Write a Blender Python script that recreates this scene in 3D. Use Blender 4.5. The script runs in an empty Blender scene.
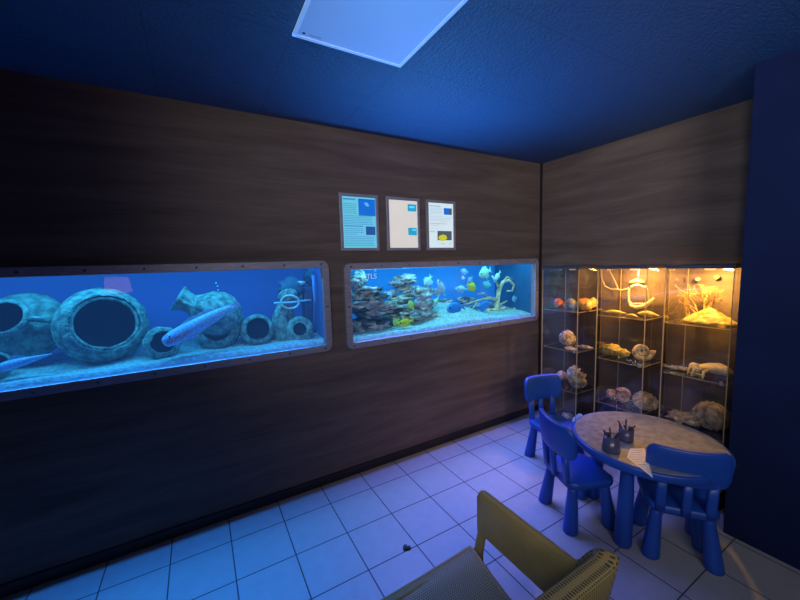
import bpy, bmesh, math, random
from mathutils import Vector, Matrix, noise, Euler
random.seed(7)
PI = math.pi
sc = bpy.context.scene
COL = sc.collection

# ------------------------------------------------------------------ camera
CAM = Vector((-3.3503, -2.6299, 1.752))
FW = Vector((0.49642, 0.86206, -0.10207)).normalized()
RT = Vector((0.86469, -0.50143, -0.02954)).normalized()
UP = RT.cross(FW).normalized()
FPX = 349.245
cd = bpy.data.cameras.new('camera')
cd.sensor_width = 36.0
cd.lens = FPX / 800 * 36
cd.clip_start = 0.02
co = bpy.data.objects.new('camera', cd)
COL.objects.link(co)
co.matrix_world = Matrix(((RT.x, UP.x, -FW.x, CAM.x), (RT.y, UP.y, -FW.y, CAM.y),
                          (RT.z, UP.z, -FW.z, CAM.z), (0, 0, 0, 1)))
sc.camera = co


def at(px, py, axis, val):
    """the world point of the photograph's pixel on the plane axis = val"""
    d = FW + RT * ((px - 400) / FPX) - UP * ((py - 300) / FPX)
    k = 'xyz'.index(axis)
    return CAM + d * ((val - CAM[k]) / d[k])


# ------------------------------------------------------------------ materials
def nt_new(name):
    m = bpy.data.materials.new(name)
    m.use_nodes = True
    nt = m.node_tree
    nt.nodes.clear()
    out = nt.nodes.new('ShaderNodeOutputMaterial')
    return m, nt, out


def mat(name, col, rough=0.6, metal=0.0, var=0.0, scale=8.0, bump=0.0, bscale=30.0, emit=None, estr=0.0,
        stretch=None, col2=None, spec=0.5, sub=0.0):
    m, nt, out = nt_new(name)
    b = nt.nodes.new('ShaderNodeBsdfPrincipled')
    b.inputs['Roughness'].default_value = rough
    b.inputs['Metallic'].default_value = metal
    b.inputs['Specular IOR Level'].default_value = spec
    nt.links.new(b.outputs[0], out.inputs[0])
    c = (*col, 1)
    b.inputs['Base Color'].default_value = c
    tc = nt.nodes.new('ShaderNodeTexCoord')
    mp = nt.nodes.new('ShaderNodeMapping')
    if stretch:
        mp.inputs['Scale'].default_value = stretch
    nt.links.new(tc.outputs['Object'], mp.inputs[0])
    if var > 0 or col2:
        n = nt.nodes.new('ShaderNodeTexNoise')
        n.inputs['Scale'].default_value = scale
        n.inputs['Detail'].default_value = 6
        nt.links.new(mp.outputs[0], n.inputs['Vector'])
        r = nt.nodes.new('ShaderNodeValToRGB')
        r.color_ramp.elements[0].position = 0.35
        r.color_ramp.elements[1].position = 0.68
        a = tuple(max(0, x * (1 - var)) for x in col)
        z = col2 if col2 else tuple(min(1, x * (1 + var)) for x in col)
        r.color_ramp.elements[0].color = (*a, 1)
        r.color_ramp.elements[1].color = (*z, 1)
        nt.links.new(n.outputs['Fac'], r.inputs[0])
        nt.links.new(r.outputs[0], b.inputs['Base Color'])
    if bump > 0:
        n2 = nt.nodes.new('ShaderNodeTexNoise')
        n2.inputs['Scale'].default_value = bscale
        n2.inputs['Detail'].default_value = 4
        nt.links.new(mp.outputs[0], n2.inputs['Vector'])
        bp = nt.nodes.new('ShaderNodeBump')
        bp.inputs['Strength'].default_value = bump
        bp.inputs['Distance'].default_value = 0.02
        nt.links.new(n2.outputs['Fac'], bp.inputs['Height'])
        nt.links.new(bp.outputs[0], b.inputs['Normal'])
    if emit:
        b.inputs['Emission Color'].default_value = (*emit, 1)
        b.inputs['Emission Strength'].default_value = estr
    return m


def mth(nt, op, a, b=None, clamp=False):
    n = nt.nodes.new('ShaderNodeMath')
    n.operation = op
    n.use_clamp = clamp
    for i, v in enumerate((a, b)):
        if v is None:
            continue
        if isinstance(v, (int, float)):
            n.inputs[i].default_value = v
        else:
            nt.links.new(v, n.inputs[i])
    return n.outputs[0]


def glass_mat(name, tint=(1, 1, 1), ior=1.5, gain=1.0, rough=0.0, haze=None):
    m, nt, out = nt_new(name)
    t = nt.nodes.new('ShaderNodeBsdfTransparent')
    t.inputs[0].default_value = (*tint, 1)
    g = nt.nodes.new('ShaderNodeBsdfGlossy')
    g.inputs['Roughness'].default_value = rough
    f = nt.nodes.new('ShaderNodeFresnel')
    f.inputs['IOR'].default_value = ior
    ge = nt.nodes.new('ShaderNodeNewGeometry')
    k = mth(nt, 'MULTIPLY', f.outputs[0], mth(nt, 'MULTIPLY', mth(nt, 'SUBTRACT', 1.0, ge.outputs['Backfacing']), gain), True)
    mx = nt.nodes.new('ShaderNodeMixShader')
    nt.links.new(k, mx.inputs[0])
    nt.links.new(t.outputs[0], mx.inputs[1])
    nt.links.new(g.outputs[0], mx.inputs[2])
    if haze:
        e = nt.nodes.new('ShaderNodeEmission')  # haze painted as a faint surface glow in place of scattering
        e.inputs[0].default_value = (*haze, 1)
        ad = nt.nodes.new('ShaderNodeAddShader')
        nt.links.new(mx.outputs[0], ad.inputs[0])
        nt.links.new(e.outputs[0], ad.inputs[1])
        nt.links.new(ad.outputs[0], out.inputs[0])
    else:
        nt.links.new(mx.outputs[0], out.inputs[0])
    return m


def wood_mat():
    m, nt, out = nt_new('dark_wood_laminate')
    b = nt.nodes.new('ShaderNodeBsdfPrincipled')
    b.inputs['Roughness'].default_value = 0.55
    b.inputs['Specular IOR Level'].default_value = 0.25
    nt.links.new(b.outputs[0], out.inputs[0])
    tc = nt.nodes.new('ShaderNodeTexCoord')

    def nz(scale, detail, dist=0.0):
        mp = nt.nodes.new('ShaderNodeMapping')
        mp.inputs['Scale'].default_value = scale
        nt.links.new(tc.outputs['Object'], mp.inputs[0])
        n = nt.nodes.new('ShaderNodeTexNoise')
        n.inputs['Scale'].default_value = 1
        n.inputs['Detail'].default_value = detail
        n.inputs['Distortion'].default_value = dist
        nt.links.new(mp.outputs[0], n.inputs['Vector'])
        return n.outputs['Fac']
    a = nz((0.9, 0.9, 9), 5, 0.6)
    f = nz((4, 4, 90), 3)
    s = mth(nt, 'ADD', mth(nt, 'MULTIPLY', a, 0.75), mth(nt, 'MULTIPLY', f, 0.25))
    r = nt.nodes.new('ShaderNodeValToRGB')
    r.color_ramp.elements[0].position = 0.3
    r.color_ramp.elements[1].position = 0.72
    r.color_ramp.elements[0].color = (0.070, 0.052, 0.046, 1)
    r.color_ramp.elements[1].color = (0.175, 0.130, 0.108, 1)
    nt.links.new(s, r.inputs[0])
    nt.links.new(r.outputs[0], b.inputs['Base Color'])
    return m


TILE, TX, TY = 0.33304, -2.29189, -0.24839


def floor_mat():
    m, nt, out = nt_new('pale_floor_tiles')
    b = nt.nodes.new('ShaderNodeBsdfPrincipled')
    nt.links.new(b.outputs[0], out.inputs[0])
    tc = nt.nodes.new('ShaderNodeTexCoord')
    sp = nt.nodes.new('ShaderNodeSeparateXYZ')
    nt.links.new(tc.outputs['Object'], sp.inputs[0])

    def line(o, off):
        t = mth(nt, 'FRACT', mth(nt, 'ADD', mth(nt, 'DIVIDE', mth(nt, 'SUBTRACT', o, off), TILE), 50.5))
        d = mth(nt, 'ABSOLUTE', mth(nt, 'SUBTRACT', t, 0.5))
        return mth(nt, 'LESS_THAN', d, 0.0105)
    g = mth(nt, 'MAXIMUM', line(sp.outputs[0], TX), line(sp.outputs[1], TY))
    n = nt.nodes.new('ShaderNodeTexNoise')
    n.inputs['Scale'].default_value = 14
    n.inputs['Detail'].default_value = 6
    nt.links.new(tc.outputs['Object'], n.inputs['Vector'])
    r = nt.nodes.new('ShaderNodeValToRGB')
    r.color_ramp.elements[0].color = (0.25, 0.26, 0.28, 1)
    r.color_ramp.elements[1].color = (0.32, 0.33, 0.35, 1)
    nt.links.new(n.outputs['Fac'], r.inputs[0])
    mx = nt.nodes.new('ShaderNodeMix')
    mx.data_type = 'RGBA'
    nt.links.new(g, mx.inputs['Factor'])
    nt.links.new(r.outputs[0], mx.inputs['A'])
    mx.inputs['B'].default_value = (0.045, 0.045, 0.05, 1)
    nt.links.new(mx.outputs['Result'], b.inputs['Base Color'])
    nt.links.new(mth(nt, 'ADD', mth(nt, 'MULTIPLY', g, 0.4), 0.42), b.inputs['Roughness'])
    bp = nt.nodes.new('ShaderNodeBump')
    bp.inputs['Strength'].default_value = 0.4
    bp.inputs['Distance'].default_value = 0.004
    nt.links.new(mth(nt, 'SUBTRACT', 1.0, g), bp.inputs['Height'])
    nt.links.new(bp.outputs[0], b.inputs['Normal'])
    return m


CT, CX, CY = 0.567, -2.335, -0.945


def ceiling_mat():
    m, nt, out = nt_new('blue_ceiling_panels')
    b = nt.nodes.new('ShaderNodeBsdfPrincipled')
    b.inputs['Roughness'].default_value = 0.5
    nt.links.new(b.outputs[0], out.inputs[0])
    tc = nt.nodes.new('ShaderNodeTexCoord')
    sp = nt.nodes.new('ShaderNodeSeparateXYZ')
    nt.links.new(tc.outputs['Object'], sp.inputs[0])

    def line(o, off):
        t = mth(nt, 'FRACT', mth(nt, 'ADD', mth(nt, 'DIVIDE', mth(nt, 'SUBTRACT', o, off), CT), 50.5))
        return mth(nt, 'LESS_THAN', mth(nt, 'ABSOLUTE', mth(nt, 'SUBTRACT', t, 0.5)), 0.0035)
    g = mth(nt, 'MAXIMUM', line(sp.outputs[0], CX), line(sp.outputs[1], CY))
    mx = nt.nodes.new('ShaderNodeMix')
    mx.data_type = 'RGBA'
    nt.links.new(g, mx.inputs['Factor'])
    mx.inputs['A'].default_value = (0.030, 0.10, 0.23, 1)
    mx.inputs['B'].default_value = (0.016, 0.052, 0.12, 1)
    nt.links.new(mx.outputs['Result'], b.inputs['Base Color'])
    n = nt.nodes.new('ShaderNodeTexNoise')
    n.inputs['Scale'].default_value = 70
    n.inputs['Detail'].default_value = 2
    nt.links.new(tc.outputs['Object'], n.inputs['Vector'])
    bp = nt.nodes.new('ShaderNodeBump')
    bp.inputs['Strength'].default_value = 0.55
    bp.inputs['Distance'].default_value = 0.012
    nt.links.new(n.outputs['Fac'], bp.inputs['Height'])
    nt.links.new(bp.outputs[0], b.inputs['Normal'])
    return m


def perforated_mat():
    m, nt, out = nt_new('olive_perforated_plastic')
    b = nt.nodes.new('ShaderNodeBsdfPrincipled')
    b.inputs['Roughness'].default_value = 0.45
    nt.links.new(b.outputs[0], out.inputs[0])
    tc = nt.nodes.new('ShaderNodeTexCoord')
    mp = nt.nodes.new('ShaderNodeMapping')
    mp.inputs['Rotation'].default_value = (0, 0, 0)
    nt.links.new(tc.outputs['UV'], mp.inputs[0])
    sp = nt.nodes.new('ShaderNodeSeparateXYZ')
    nt.links.new(mp.outputs[0], sp.inputs[0])
    S = 95.0
    u = mth(nt, 'MULTIPLY', sp.outputs[0], S)
    v = mth(nt, 'MULTIPLY', sp.outputs[1], S)
    # staggered round holes
    row = mth(nt, 'FLOOR', v)
    u2 = mth(nt, 'ADD', u, mth(nt, 'MULTIPLY', row, 0.5))
    du = mth(nt, 'SUBTRACT', mth(nt, 'FRACT', mth(nt, 'ADD', u2, 200)), 0.5)
    dv = mth(nt, 'SUBTRACT', mth(nt, 'FRACT', mth(nt, 'ADD', v, 200)), 0.5)
    d = mth(nt, 'SQRT', mth(nt, 'ADD', mth(nt, 'MULTIPLY', du, du), mth(nt, 'MULTIPLY', dv, dv)))
    h = mth(nt, 'LESS_THAN', d, 0.27)
    mx = nt.nodes.new('ShaderNodeMix')
    mx.data_type = 'RGBA'
    nt.links.new(h, mx.inputs['Factor'])
    mx.inputs['A'].default_value = (0.38, 0.295, 0.11, 1)
    mx.inputs['B'].default_value = (0.05, 0.045, 0.02, 1)
    nt.links.new(mx.outputs['Result'], b.inputs['Base Color'])
    bp = nt.nodes.new('ShaderNodeBump')
    bp.inputs['Strength'].default_value = 0.6
    bp.inputs['Distance'].default_value = 0.004
    nt.links.new(mth(nt, 'SUBTRACT', 1.0, h), bp.inputs['Height'])
    nt.links.new(bp.outputs[0], b.inputs['Normal'])
    return m


def dotted_fish_mat():
    m, nt, out = nt_new('spotted_fish_skin')
    b = nt.nodes.new('ShaderNodeBsdfPrincipled')
    b.inputs['Roughness'].default_value = 0.4
    nt.links.new(b.outputs[0], out.inputs[0])
    tc = nt.nodes.new('ShaderNodeTexCoord')
    v = nt.nodes.new('ShaderNodeTexVoronoi')
    v.inputs['Scale'].default_value = 75
    nt.links.new(tc.outputs['Object'], v.inputs['Vector'])
    r = nt.nodes.new('ShaderNodeValToRGB')
    r.color_ramp.elements[0].position = 0.25
    r.color_ramp.elements[1].position = 0.45
    r.color_ramp.elements[0].color = (0.62, 0.88, 1.0, 1)
    r.color_ramp.elements[1].color = (0.34, 0.60, 0.92, 1)
    nt.links.new(v.outputs['Distance'], r.inputs[0])
    nt.links.new(r.outputs[0], b.inputs['Base Color'])
    return m


def emis(name, col, s):
    m, nt, out = nt_new(name)
    b = nt.nodes.new('ShaderNodeBsdfPrincipled')
    b.inputs['Base Color'].default_value = (*col, 1)
    b.inputs['Roughness'].default_value = 0.35
    b.inputs['Emission Color'].default_value = (*col, 1)
    b.inputs['Emission Strength'].default_value = s
    nt.links.new(b.outputs[0], out.inputs[0])
    return m


M = {}
M['wood'] = wood_mat()
M['floor'] = floor_mat()
M['ceiling'] = ceiling_mat()
M['navy'] = mat('navy_wall_paint', (0.006, 0.013, 0.055), 0.8, var=0.12, scale=3, bump=0.1, bscale=60, spec=0.08)
M['dark'] = mat('black_trim', (0.012, 0.011, 0.012), 0.5, var=0.1)
M['steel'] = mat('brushed_grey_metal', (0.31, 0.31, 0.37), 0.45, 0.35, var=0.15, scale=20, stretch=(1, 1, 8))
M['bolt'] = mat('dark_bolt_metal', (0.07, 0.07, 0.08), 0.4, 0.6, var=0.1)
M['glass'] = glass_mat('clear_glass', (0.97, 0.98, 0.98), 1.5, 2.2)
M['tankglass'] = glass_mat('aquarium_glass', (0.95, 0.98, 1.0), 1.45, 0.9)
M['edge'] = mat('polished_glass_edge', (0.50, 0.38, 0.20), 0.25, var=0.05)
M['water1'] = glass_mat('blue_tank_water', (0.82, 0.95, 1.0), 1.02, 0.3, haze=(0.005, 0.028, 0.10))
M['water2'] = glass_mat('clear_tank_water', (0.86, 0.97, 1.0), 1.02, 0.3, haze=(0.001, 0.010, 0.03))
M['back1'] = mat('deep_blue_backdrop', (0.025, 0.055, 0.22), 0.7, var=0.15, scale=1.5, emit=(0.006, 0.04, 0.24), estr=0.25)  # faint emission stands in for light scattered in the water
M['back2'] = mat('azure_backdrop', (0.03, 0.20, 0.55), 0.7, var=0.15, scale=2, emit=(0.006, 0.12, 0.45), estr=0.40)  # painted water glow here too, stronger and greener
M['sideg'] = mat('pale_blue_side_glass', (0.03, 0.12, 0.26), 0.3, var=0.1)
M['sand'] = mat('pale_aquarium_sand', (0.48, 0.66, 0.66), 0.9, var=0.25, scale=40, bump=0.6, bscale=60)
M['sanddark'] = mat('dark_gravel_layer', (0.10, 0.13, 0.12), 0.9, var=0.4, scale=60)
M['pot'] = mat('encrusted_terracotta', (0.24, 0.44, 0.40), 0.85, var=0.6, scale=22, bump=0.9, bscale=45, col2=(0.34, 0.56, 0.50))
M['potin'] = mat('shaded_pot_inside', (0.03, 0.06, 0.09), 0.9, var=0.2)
M['fishspot'] = dotted_fish_mat()
M['rockdark'] = mat('dark_reef_rock', (0.08, 0.11, 0.14), 0.9, var=0.4, scale=20, bump=0.8)
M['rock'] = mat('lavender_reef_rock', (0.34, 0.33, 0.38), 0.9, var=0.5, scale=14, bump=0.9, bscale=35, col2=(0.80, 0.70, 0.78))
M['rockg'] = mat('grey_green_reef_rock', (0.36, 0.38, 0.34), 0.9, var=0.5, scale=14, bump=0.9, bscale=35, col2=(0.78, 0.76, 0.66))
M['coralpale'] = mat('pale_coral_skeleton', (0.70, 0.62, 0.40), 0.9, var=0.3, scale=20, bump=0.6)
M['yellow'] = mat('bright_yellow_fish', (0.80, 0.78, 0.03), 0.45, var=0.1)
M['bluefish'] = mat('blue_tang_fish', (0.04, 0.28, 0.80), 0.45, var=0.15)
M['palefish'] = mat('pale_silver_fish', (0.45, 0.75, 0.80), 0.4, var=0.15)
M['greenfish'] = mat('pale_green_fish', (0.40, 0.78, 0.62), 0.4, var=0.15)
M['eye'] = mat('black_eye', (0.01, 0.01, 0.01), 0.2, var=0.1)
M['white'] = mat('white_plastic', (0.75, 0.78, 0.8), 0.5, var=0.05)
M['chairblue'] = mat('blue_plastic', (0.006, 0.055, 0.34), 0.42, var=0.08, scale=4)
M['tabletop'] = mat('warm_sheen_tabletop', (0.15, 0.165, 0.19), 0.45, var=0.3, scale=25)  # warm reflection on the blue top put into this grey
M['perf'] = perforated_mat()
M['olive'] = mat('olive_plastic', (0.38, 0.28, 0.09), 0.45, var=0.08, scale=10, bump=0.15, bscale=220)
M['paper'] = mat('printed_paper', (0.80, 0.74, 0.60), 0.8, var=0.05)
M['ink'] = mat('brown_ink', (0.30, 0.22, 0.13), 0.8, var=0.1)
M['cup'] = mat('smoky_plastic_cup', (0.06, 0.06, 0.12), 0.25, var=0.1)
M['crayon'] = mat('dark_crayon', (0.05, 0.03, 0.07), 0.6, var=0.2)
M['crayon2'] = mat('pale_crayon', (0.45, 0.38, 0.36), 0.6, var=0.2)
M['shell'] = mat('cream_shell', (0.36, 0.28, 0.18), 0.5, var=0.6, scale=30, bump=0.5, col2=(0.62, 0.52, 0.36))
M['shellb'] = mat('brown_flecked_shell', (0.20, 0.11, 0.05), 0.5, var=0.6, scale=38, bump=0.4, col2=(0.66, 0.54, 0.36))
M['shello'] = mat('orange_shell', (0.75, 0.30, 0.05), 0.5, var=0.35, scale=25, col2=(0.85, 0.50, 0.15))
M['shellp'] = mat('pink_shell', (0.42, 0.20, 0.16), 0.5, var=0.4, scale=30, bump=.3, col2=(0.62, 0.44, 0.34))
M['shellr'] = mat('red_brown_shell', (0.50, 0.13, 0.05), 0.5, var=0.3, scale=25)
M['shelly'] = mat('yellow_shell', (0.30, 0.23, 0.05), 0.6, var=0.3, scale=30, bump=0.5)
M['coraly'] = mat('straw_coloured_coral', (0.34, 0.22, 0.075), 0.8, var=0.3, scale=40, bump=0.5)
M['shellg'] = mat('grey_brown_shell', (0.24, 0.18, 0.13), 0.7, var=0.5, scale=30, bump=0.7, bscale=40, col2=(0.46, 0.37, 0.29))
M['bone'] = mat('pale_bone', (0.52, 0.42, 0.22), 0.6, var=0.2, scale=20, bump=0.2)
M['cable'] = mat('pale_cable', (0.34, 0.28, 0.18), 0.5, var=0.05)
M['stone'] = mat('dark_lump', (0.05, 0.05, 0.06), 0.8, var=0.3)


# ------------------------------------------------------------------ mesh helpers
class MB:
    def __init__(s):
        s.bm = bmesh.new()

    def _xf(s, vs, mtx):
        if mtx is not None:
            bmesh.ops.transform(s.bm, matrix=mtx, verts=vs)

    def box(s, c, size, mtx=None, bevel=0.0, mi=0, seg=2):
        r = bmesh.ops.create_cube(s.bm, size=1.0)
        vs = r['verts']
        bmesh.ops.scale(s.bm, vec=size, verts=vs)
        fs = list({f for v in vs for f in v.link_faces})
        if bevel > 0:
            es = list({e for v in vs for e in v.link_edges})
            rr = bmesh.ops.bevel(s.bm, geom=es, offset=bevel, segments=seg, affect='EDGES', profile=0.5)
            fs = list({f for f in rr['faces']} | {f for f in fs if f.is_valid})
            vs = list({v for f in fs for v in f.verts})
            # all linked
            seen = set(vs); st = list(vs)
            while st:
                v = st.pop()
                for e in v.link_edges:
                    o = e.other_vert(v)
                    if o not in seen:
                        seen.add(o); st.append(o)
            vs = list(seen)
            fs = list({f for v in vs for f in v.link_faces})
        for f in fs:
            f.material_index = mi
        bmesh.ops.translate(s.bm, vec=Vector(c), verts=vs)
        s._xf(vs, mtx)
        return vs

    def rings(s, rings, closed_u=True, cap0=False, cap1=False, mi=0):
        vr = [[s.bm.verts.new(p) for p in r] for r in rings]
        n = len(vr[0])
        fs = []
        for a, b in zip(vr[:-1], vr[1:]):
            for i in range(n if closed_u else n - 1):
                j = (i + 1) % n
                try:
                    fs.append(s.bm.faces.new((a[i], a[j], b[j], b[i])))
                except ValueError:
                    pass
        if cap0:
            fs.append(s.bm.faces.new(list(reversed(vr[0]))))
        if cap1:
            fs.append(s.bm.faces.new(vr[-1]))
        for f in fs:
            f.material_index = mi
            f.smooth = True
        return vr

    def lathe(s, prof, mtx=None, n=28, cap0=True, cap1=True, mi=0, wob=0.0, seed=0.0):
        rs = []
        for r, h in prof:
            ring = []
            for k in range(n):
                a = 2 * PI * k / n
                p = Vector((r * math.cos(a), r * math.sin(a), h))
                if wob:
                    q = noise.noise(p * 18 + Vector((seed, seed, 0)))
                    p += Vector((math.cos(a), math.sin(a), 0)) * (q * wob)
                ring.append(mtx @ p if mtx is not None else p)
            rs.append(ring)
        return s.rings(rs, True, cap0, cap1, mi)

    def tube(s, pts, rad, n=10, mi=0, cap=True):
        pts = [Vector(p) for p in pts]
        if not isinstance(rad, (list, tuple)):
            rad = [rad] * len(pts)
        rs = []
        up = Vector((0, 0, 1))
        prev = None
        for i, p in enumerate(pts):
            t = (pts[min(i + 1, len(pts) - 1)] - pts[max(i - 1, 0)]).normalized()
            if prev is None:
                x = t.cross(up)
                if x.length < 1e-3:
                    x = t.cross(Vector((1, 0, 0)))
            else:
                x = prev - t * prev.dot(t)
            x.normalize()
            prev = x
            y = t.cross(x)
            rs.append([p + (x * math.cos(2 * PI * k / n) + y * math.sin(2 * PI * k / n)) * rad[i] for k in range(n)])
        return s.rings(rs, True, cap, cap, mi)

    def blob(s, c, rad, sub=3, amp=0.2, freq=2.0, seed=0.0, mtx=None, mi=0, flat=None):
        r = bmesh.ops.create_icosphere(s.bm, subdivisions=sub, radius=1.0)
        for v in r['verts']:
            p = v.co.copy()
            k = 1 + amp * noise.noise(p * freq + Vector((seed, seed * 1.7, -seed))) + amp * 0.5 * noise.noise(p * freq * 2.7 + Vector((seed, 3, seed)))
            p *= k
            v.co = Vector((p.x * rad[0], p.y * rad[1], p.z * rad[2]))
        for v in r['verts']:
            for f in v.link_faces:
                f.smooth = True
                f.material_index = mi
        m = Matrix.Translation(Vector(c)) @ (mtx if mtx is not None else Matrix())
        bmesh.ops.transform(s.bm, matrix=m, verts=r['verts'])
        return r['verts']

    def poly(s, pts, th, mtx=None, mi=0):
        """flat polygon in XY extruded th along Z"""
        a = [Vector((p[0], p[1], 0)) for p in pts]
        b = [Vector((p[0], p[1], th)) for p in pts]
        if mtx is not None:
            a = [mtx @ p for p in a]; b = [mtx @ p for p in b]
        va = [s.bm.verts.new(p) for p in a]; vb = [s.bm.verts.new(p) for p in b]
        n = len(a)
        fs = [s.bm.faces.new(list(reversed(va))), s.bm.faces.new(vb)]
        for i in range(n):
            j = (i + 1) % n
            fs.append(s.bm.faces.new((va[i], va[j], vb[j], vb[i])))
        for f in fs:
            f.material_index = mi
        return va + vb

    def build(s, name, mats, parent=None, smooth=None, loc=None, weld=False, normals=True):
        if weld:
            bmesh.ops.remove_doubles(s.bm, verts=s.bm.verts, dist=1e-5)
        if normals:
            bmesh.ops.recalc_face_normals(s.bm, faces=s.bm.faces)
        me = bpy.data.meshes.new(name)
        s.bm.to_mesh(me)
        s.bm.free()
        if smooth is not None:
            for p in me.polygons:
                p.use_smooth = smooth
        for m in (mats if isinstance(mats, (list, tuple)) else [mats]):
            me.materials.append(m)
        o = bpy.data.objects.new(name, me)
        COL.objects.link(o)
        if parent is not None:
            o.parent = parent
        if loc is not None:
            o.location = loc
        return o


def empty(name, loc, rz=0.0, label=None, cat=None, group=None):
    o = bpy.data.objects.new(name, None)
    o.empty_display_size = 0.1
    COL.objects.link(o)
    o.location = loc
    o.rotation_euler = (0, 0, rz)
    if label:
        tag(o, label, cat, group)
    return o


def tag(o, label, cat, group=None, kind=None):
    o['label'] = label
    o['category'] = cat
    if group:
        o['group'] = group
    if kind:
        o['kind'] = kind
    return o


def struct(o):
    o['kind'] = 'structure'
    return o


def copy_tree(o, parent=None):
    c = o.copy()
    COL.objects.link(c)
    c.parent = parent
    for ch in list(o.children):
        copy_tree(ch, c)
    return c


def rrect(w, h, r, n=6, cx=0, cy=0):
    pts = []
    for sx, sy, a0 in ((1, 1, 0), (-1, 1, 90), (-1, -1, 180), (1, -1, 270)):
        for k in range(n + 1):
            a = math.radians(a0 + 90 * k / n)
            pts.append((cx + sx * (w / 2 - r) + r * math.cos(a), cy + sy * (h / 2 - r) + r * math.sin(a)))
    return pts


def recenter(o):
    """move a mesh object's origin to the middle of its base"""
    vs = [v.co for v in o.data.vertices]
    c = Vector(((min(v.x for v in vs) + max(v.x for v in vs)) / 2, (min(v.y for v in vs) + max(v.y for v in vs)) / 2, min(v.z for v in vs)))
    for v in o.data.vertices:
        v.co -= c
    o.location = o.location + c
    return o


def rot_to(d):
    return Vector(d).normalized().to_track_quat('Z', 'Y').to_matrix().to_4x4()


# ------------------------------------------------------------------ the room
H = 2.796
XL, YB = -5.9, -4.8
T1 = dict(x0=-5.05, x1=-2.472, z0=1.092, z1=1.797)
T2 = dict(x0=-2.352, x1=-0.058, z0=1.076, z1=1.770)
FRW = 0.055      # frame width

b = MB(); b.box(((XL) / 2, YB / 2, -0.05), (-XL + 0.2, -YB + 0.2, 0.1)); o = struct(b.build('floor', M['floor']))
# lift object-space so that tile lines read world coordinates
b = MB(); b.box((XL / 2, YB / 2, H + 0.05), (-XL + 0.2, -YB + 0.2, 0.1)); struct(b.build('ceiling', M['ceiling']))

b = MB()
ho = [(t['x0'] + FRW * 0.8, t['x1'] - FRW * 0.8, t['z0'] + FRW * 0.8, t['z1'] - FRW * 0.8) for t in (T1, T2)]
WT = 0.03
xs = [XL, ho[0][0], ho[0][1], ho[1][0], ho[1][1], 0.0]
for i in range(5):
    a, c = xs[i], xs[i + 1]
    if i in (1, 3):
        z0, z1 = ho[i // 2][2], ho[i // 2][3]
        b.box(((a + c) / 2, WT / 2, z0 / 2), (c - a, WT, z0))
        b.box(((a + c) / 2, WT / 2, (z1 + H) / 2), (c - a, WT, H - z1))
    else:
        b.box(((a + c) / 2, WT / 2, H / 2), (c - a, WT, H))
struct(b.build('wall_left', M['wood'], weld=True))
b = MB(); b.box((0.05, YB / 2, H / 2), (0.1, -YB, H)); struct(b.build('wall_back', M['wood']))
b = MB(); b.box((-0.295, (YB - 1.855) / 2, H / 2), (0.59, -YB - 1.855, H)); struct(b.build('wall_right', M['navy']))
b = MB(); b.box((XL / 2, YB - 0.05, H / 2), (-XL, 0.1, H)); struct(b.build('wall_front', M['navy']))
b = MB(); b.box((XL - 0.05, YB / 2, H / 2), (0.1, -YB, H)); struct(b.build('wall_side', M['navy']))
b = MB(); b.box((XL / 2, -0.006, 0.035), (-XL, 0.012, 0.07)); struct(b.build('baseboard_left', M['dark']))
b = MB(); b.box((-0.008, -0.95, 0.035), (0.012, 1.8, 0.07)); struct(b.build('baseboard_back', M['dark']))
b = MB(); b.box((-0.009, -0.009, H / 2), (0.018, 0.018, H)); struct(b.build('trim_1', M['dark']))

# ------------------------------------------------------------------ ceiling light panel
t = empty('ceiling_light', (CX - CT / 2, CY - CT / 2, H), 0, 'square pale blue light panel set in the dark ceiling', 'light')
b = MB(); b.box((0, 0, -0.004), (CT * 0.95, CT * 0.95, 0.006)); b.build('diffuser', emis('glowing_diffuser', (0.16, 0.34, 0.72), 0.44), t)
b = MB()
for sx, sy in ((1, 0), (-1, 0), (0, 1), (0, -1)):
    L = CT * 0.992
    b.box((sx * (L / 2 - 0.008), sy * (L / 2 - 0.008), -0.006), (0.016 if sx else L, 0.016 if sy else L, 0.010))
b.build('frame', mat('panel_edge', (0.45, 0.62, 0.9), 0.4, var=0.05, emit=(0.2, 0.45, 0.95), estr=0.4), t)
lg = MB()
lg.lathe([(0.007, -0.0085), (0.007, -0.0075)], Matrix.Translation((-CT / 2 + 0.045, CT / 2 - 0.040, 0)), n=16)
lg.build('logo_dot', M['dark'], t)
lg = MB()
for k in range(7):
    lg.box((-CT / 2 + 0.070 + k * 0.0085, CT / 2 - 0.040, -0.008), (0.005, 0.004, 0.001))
lg.build('logo_lettering', mat('grey_print', (0.08, 0.12, 0.25), 0.6, var=0.05), t)

# ------------------------------------------------------------------ aquariums
DEP = 0.62


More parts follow.
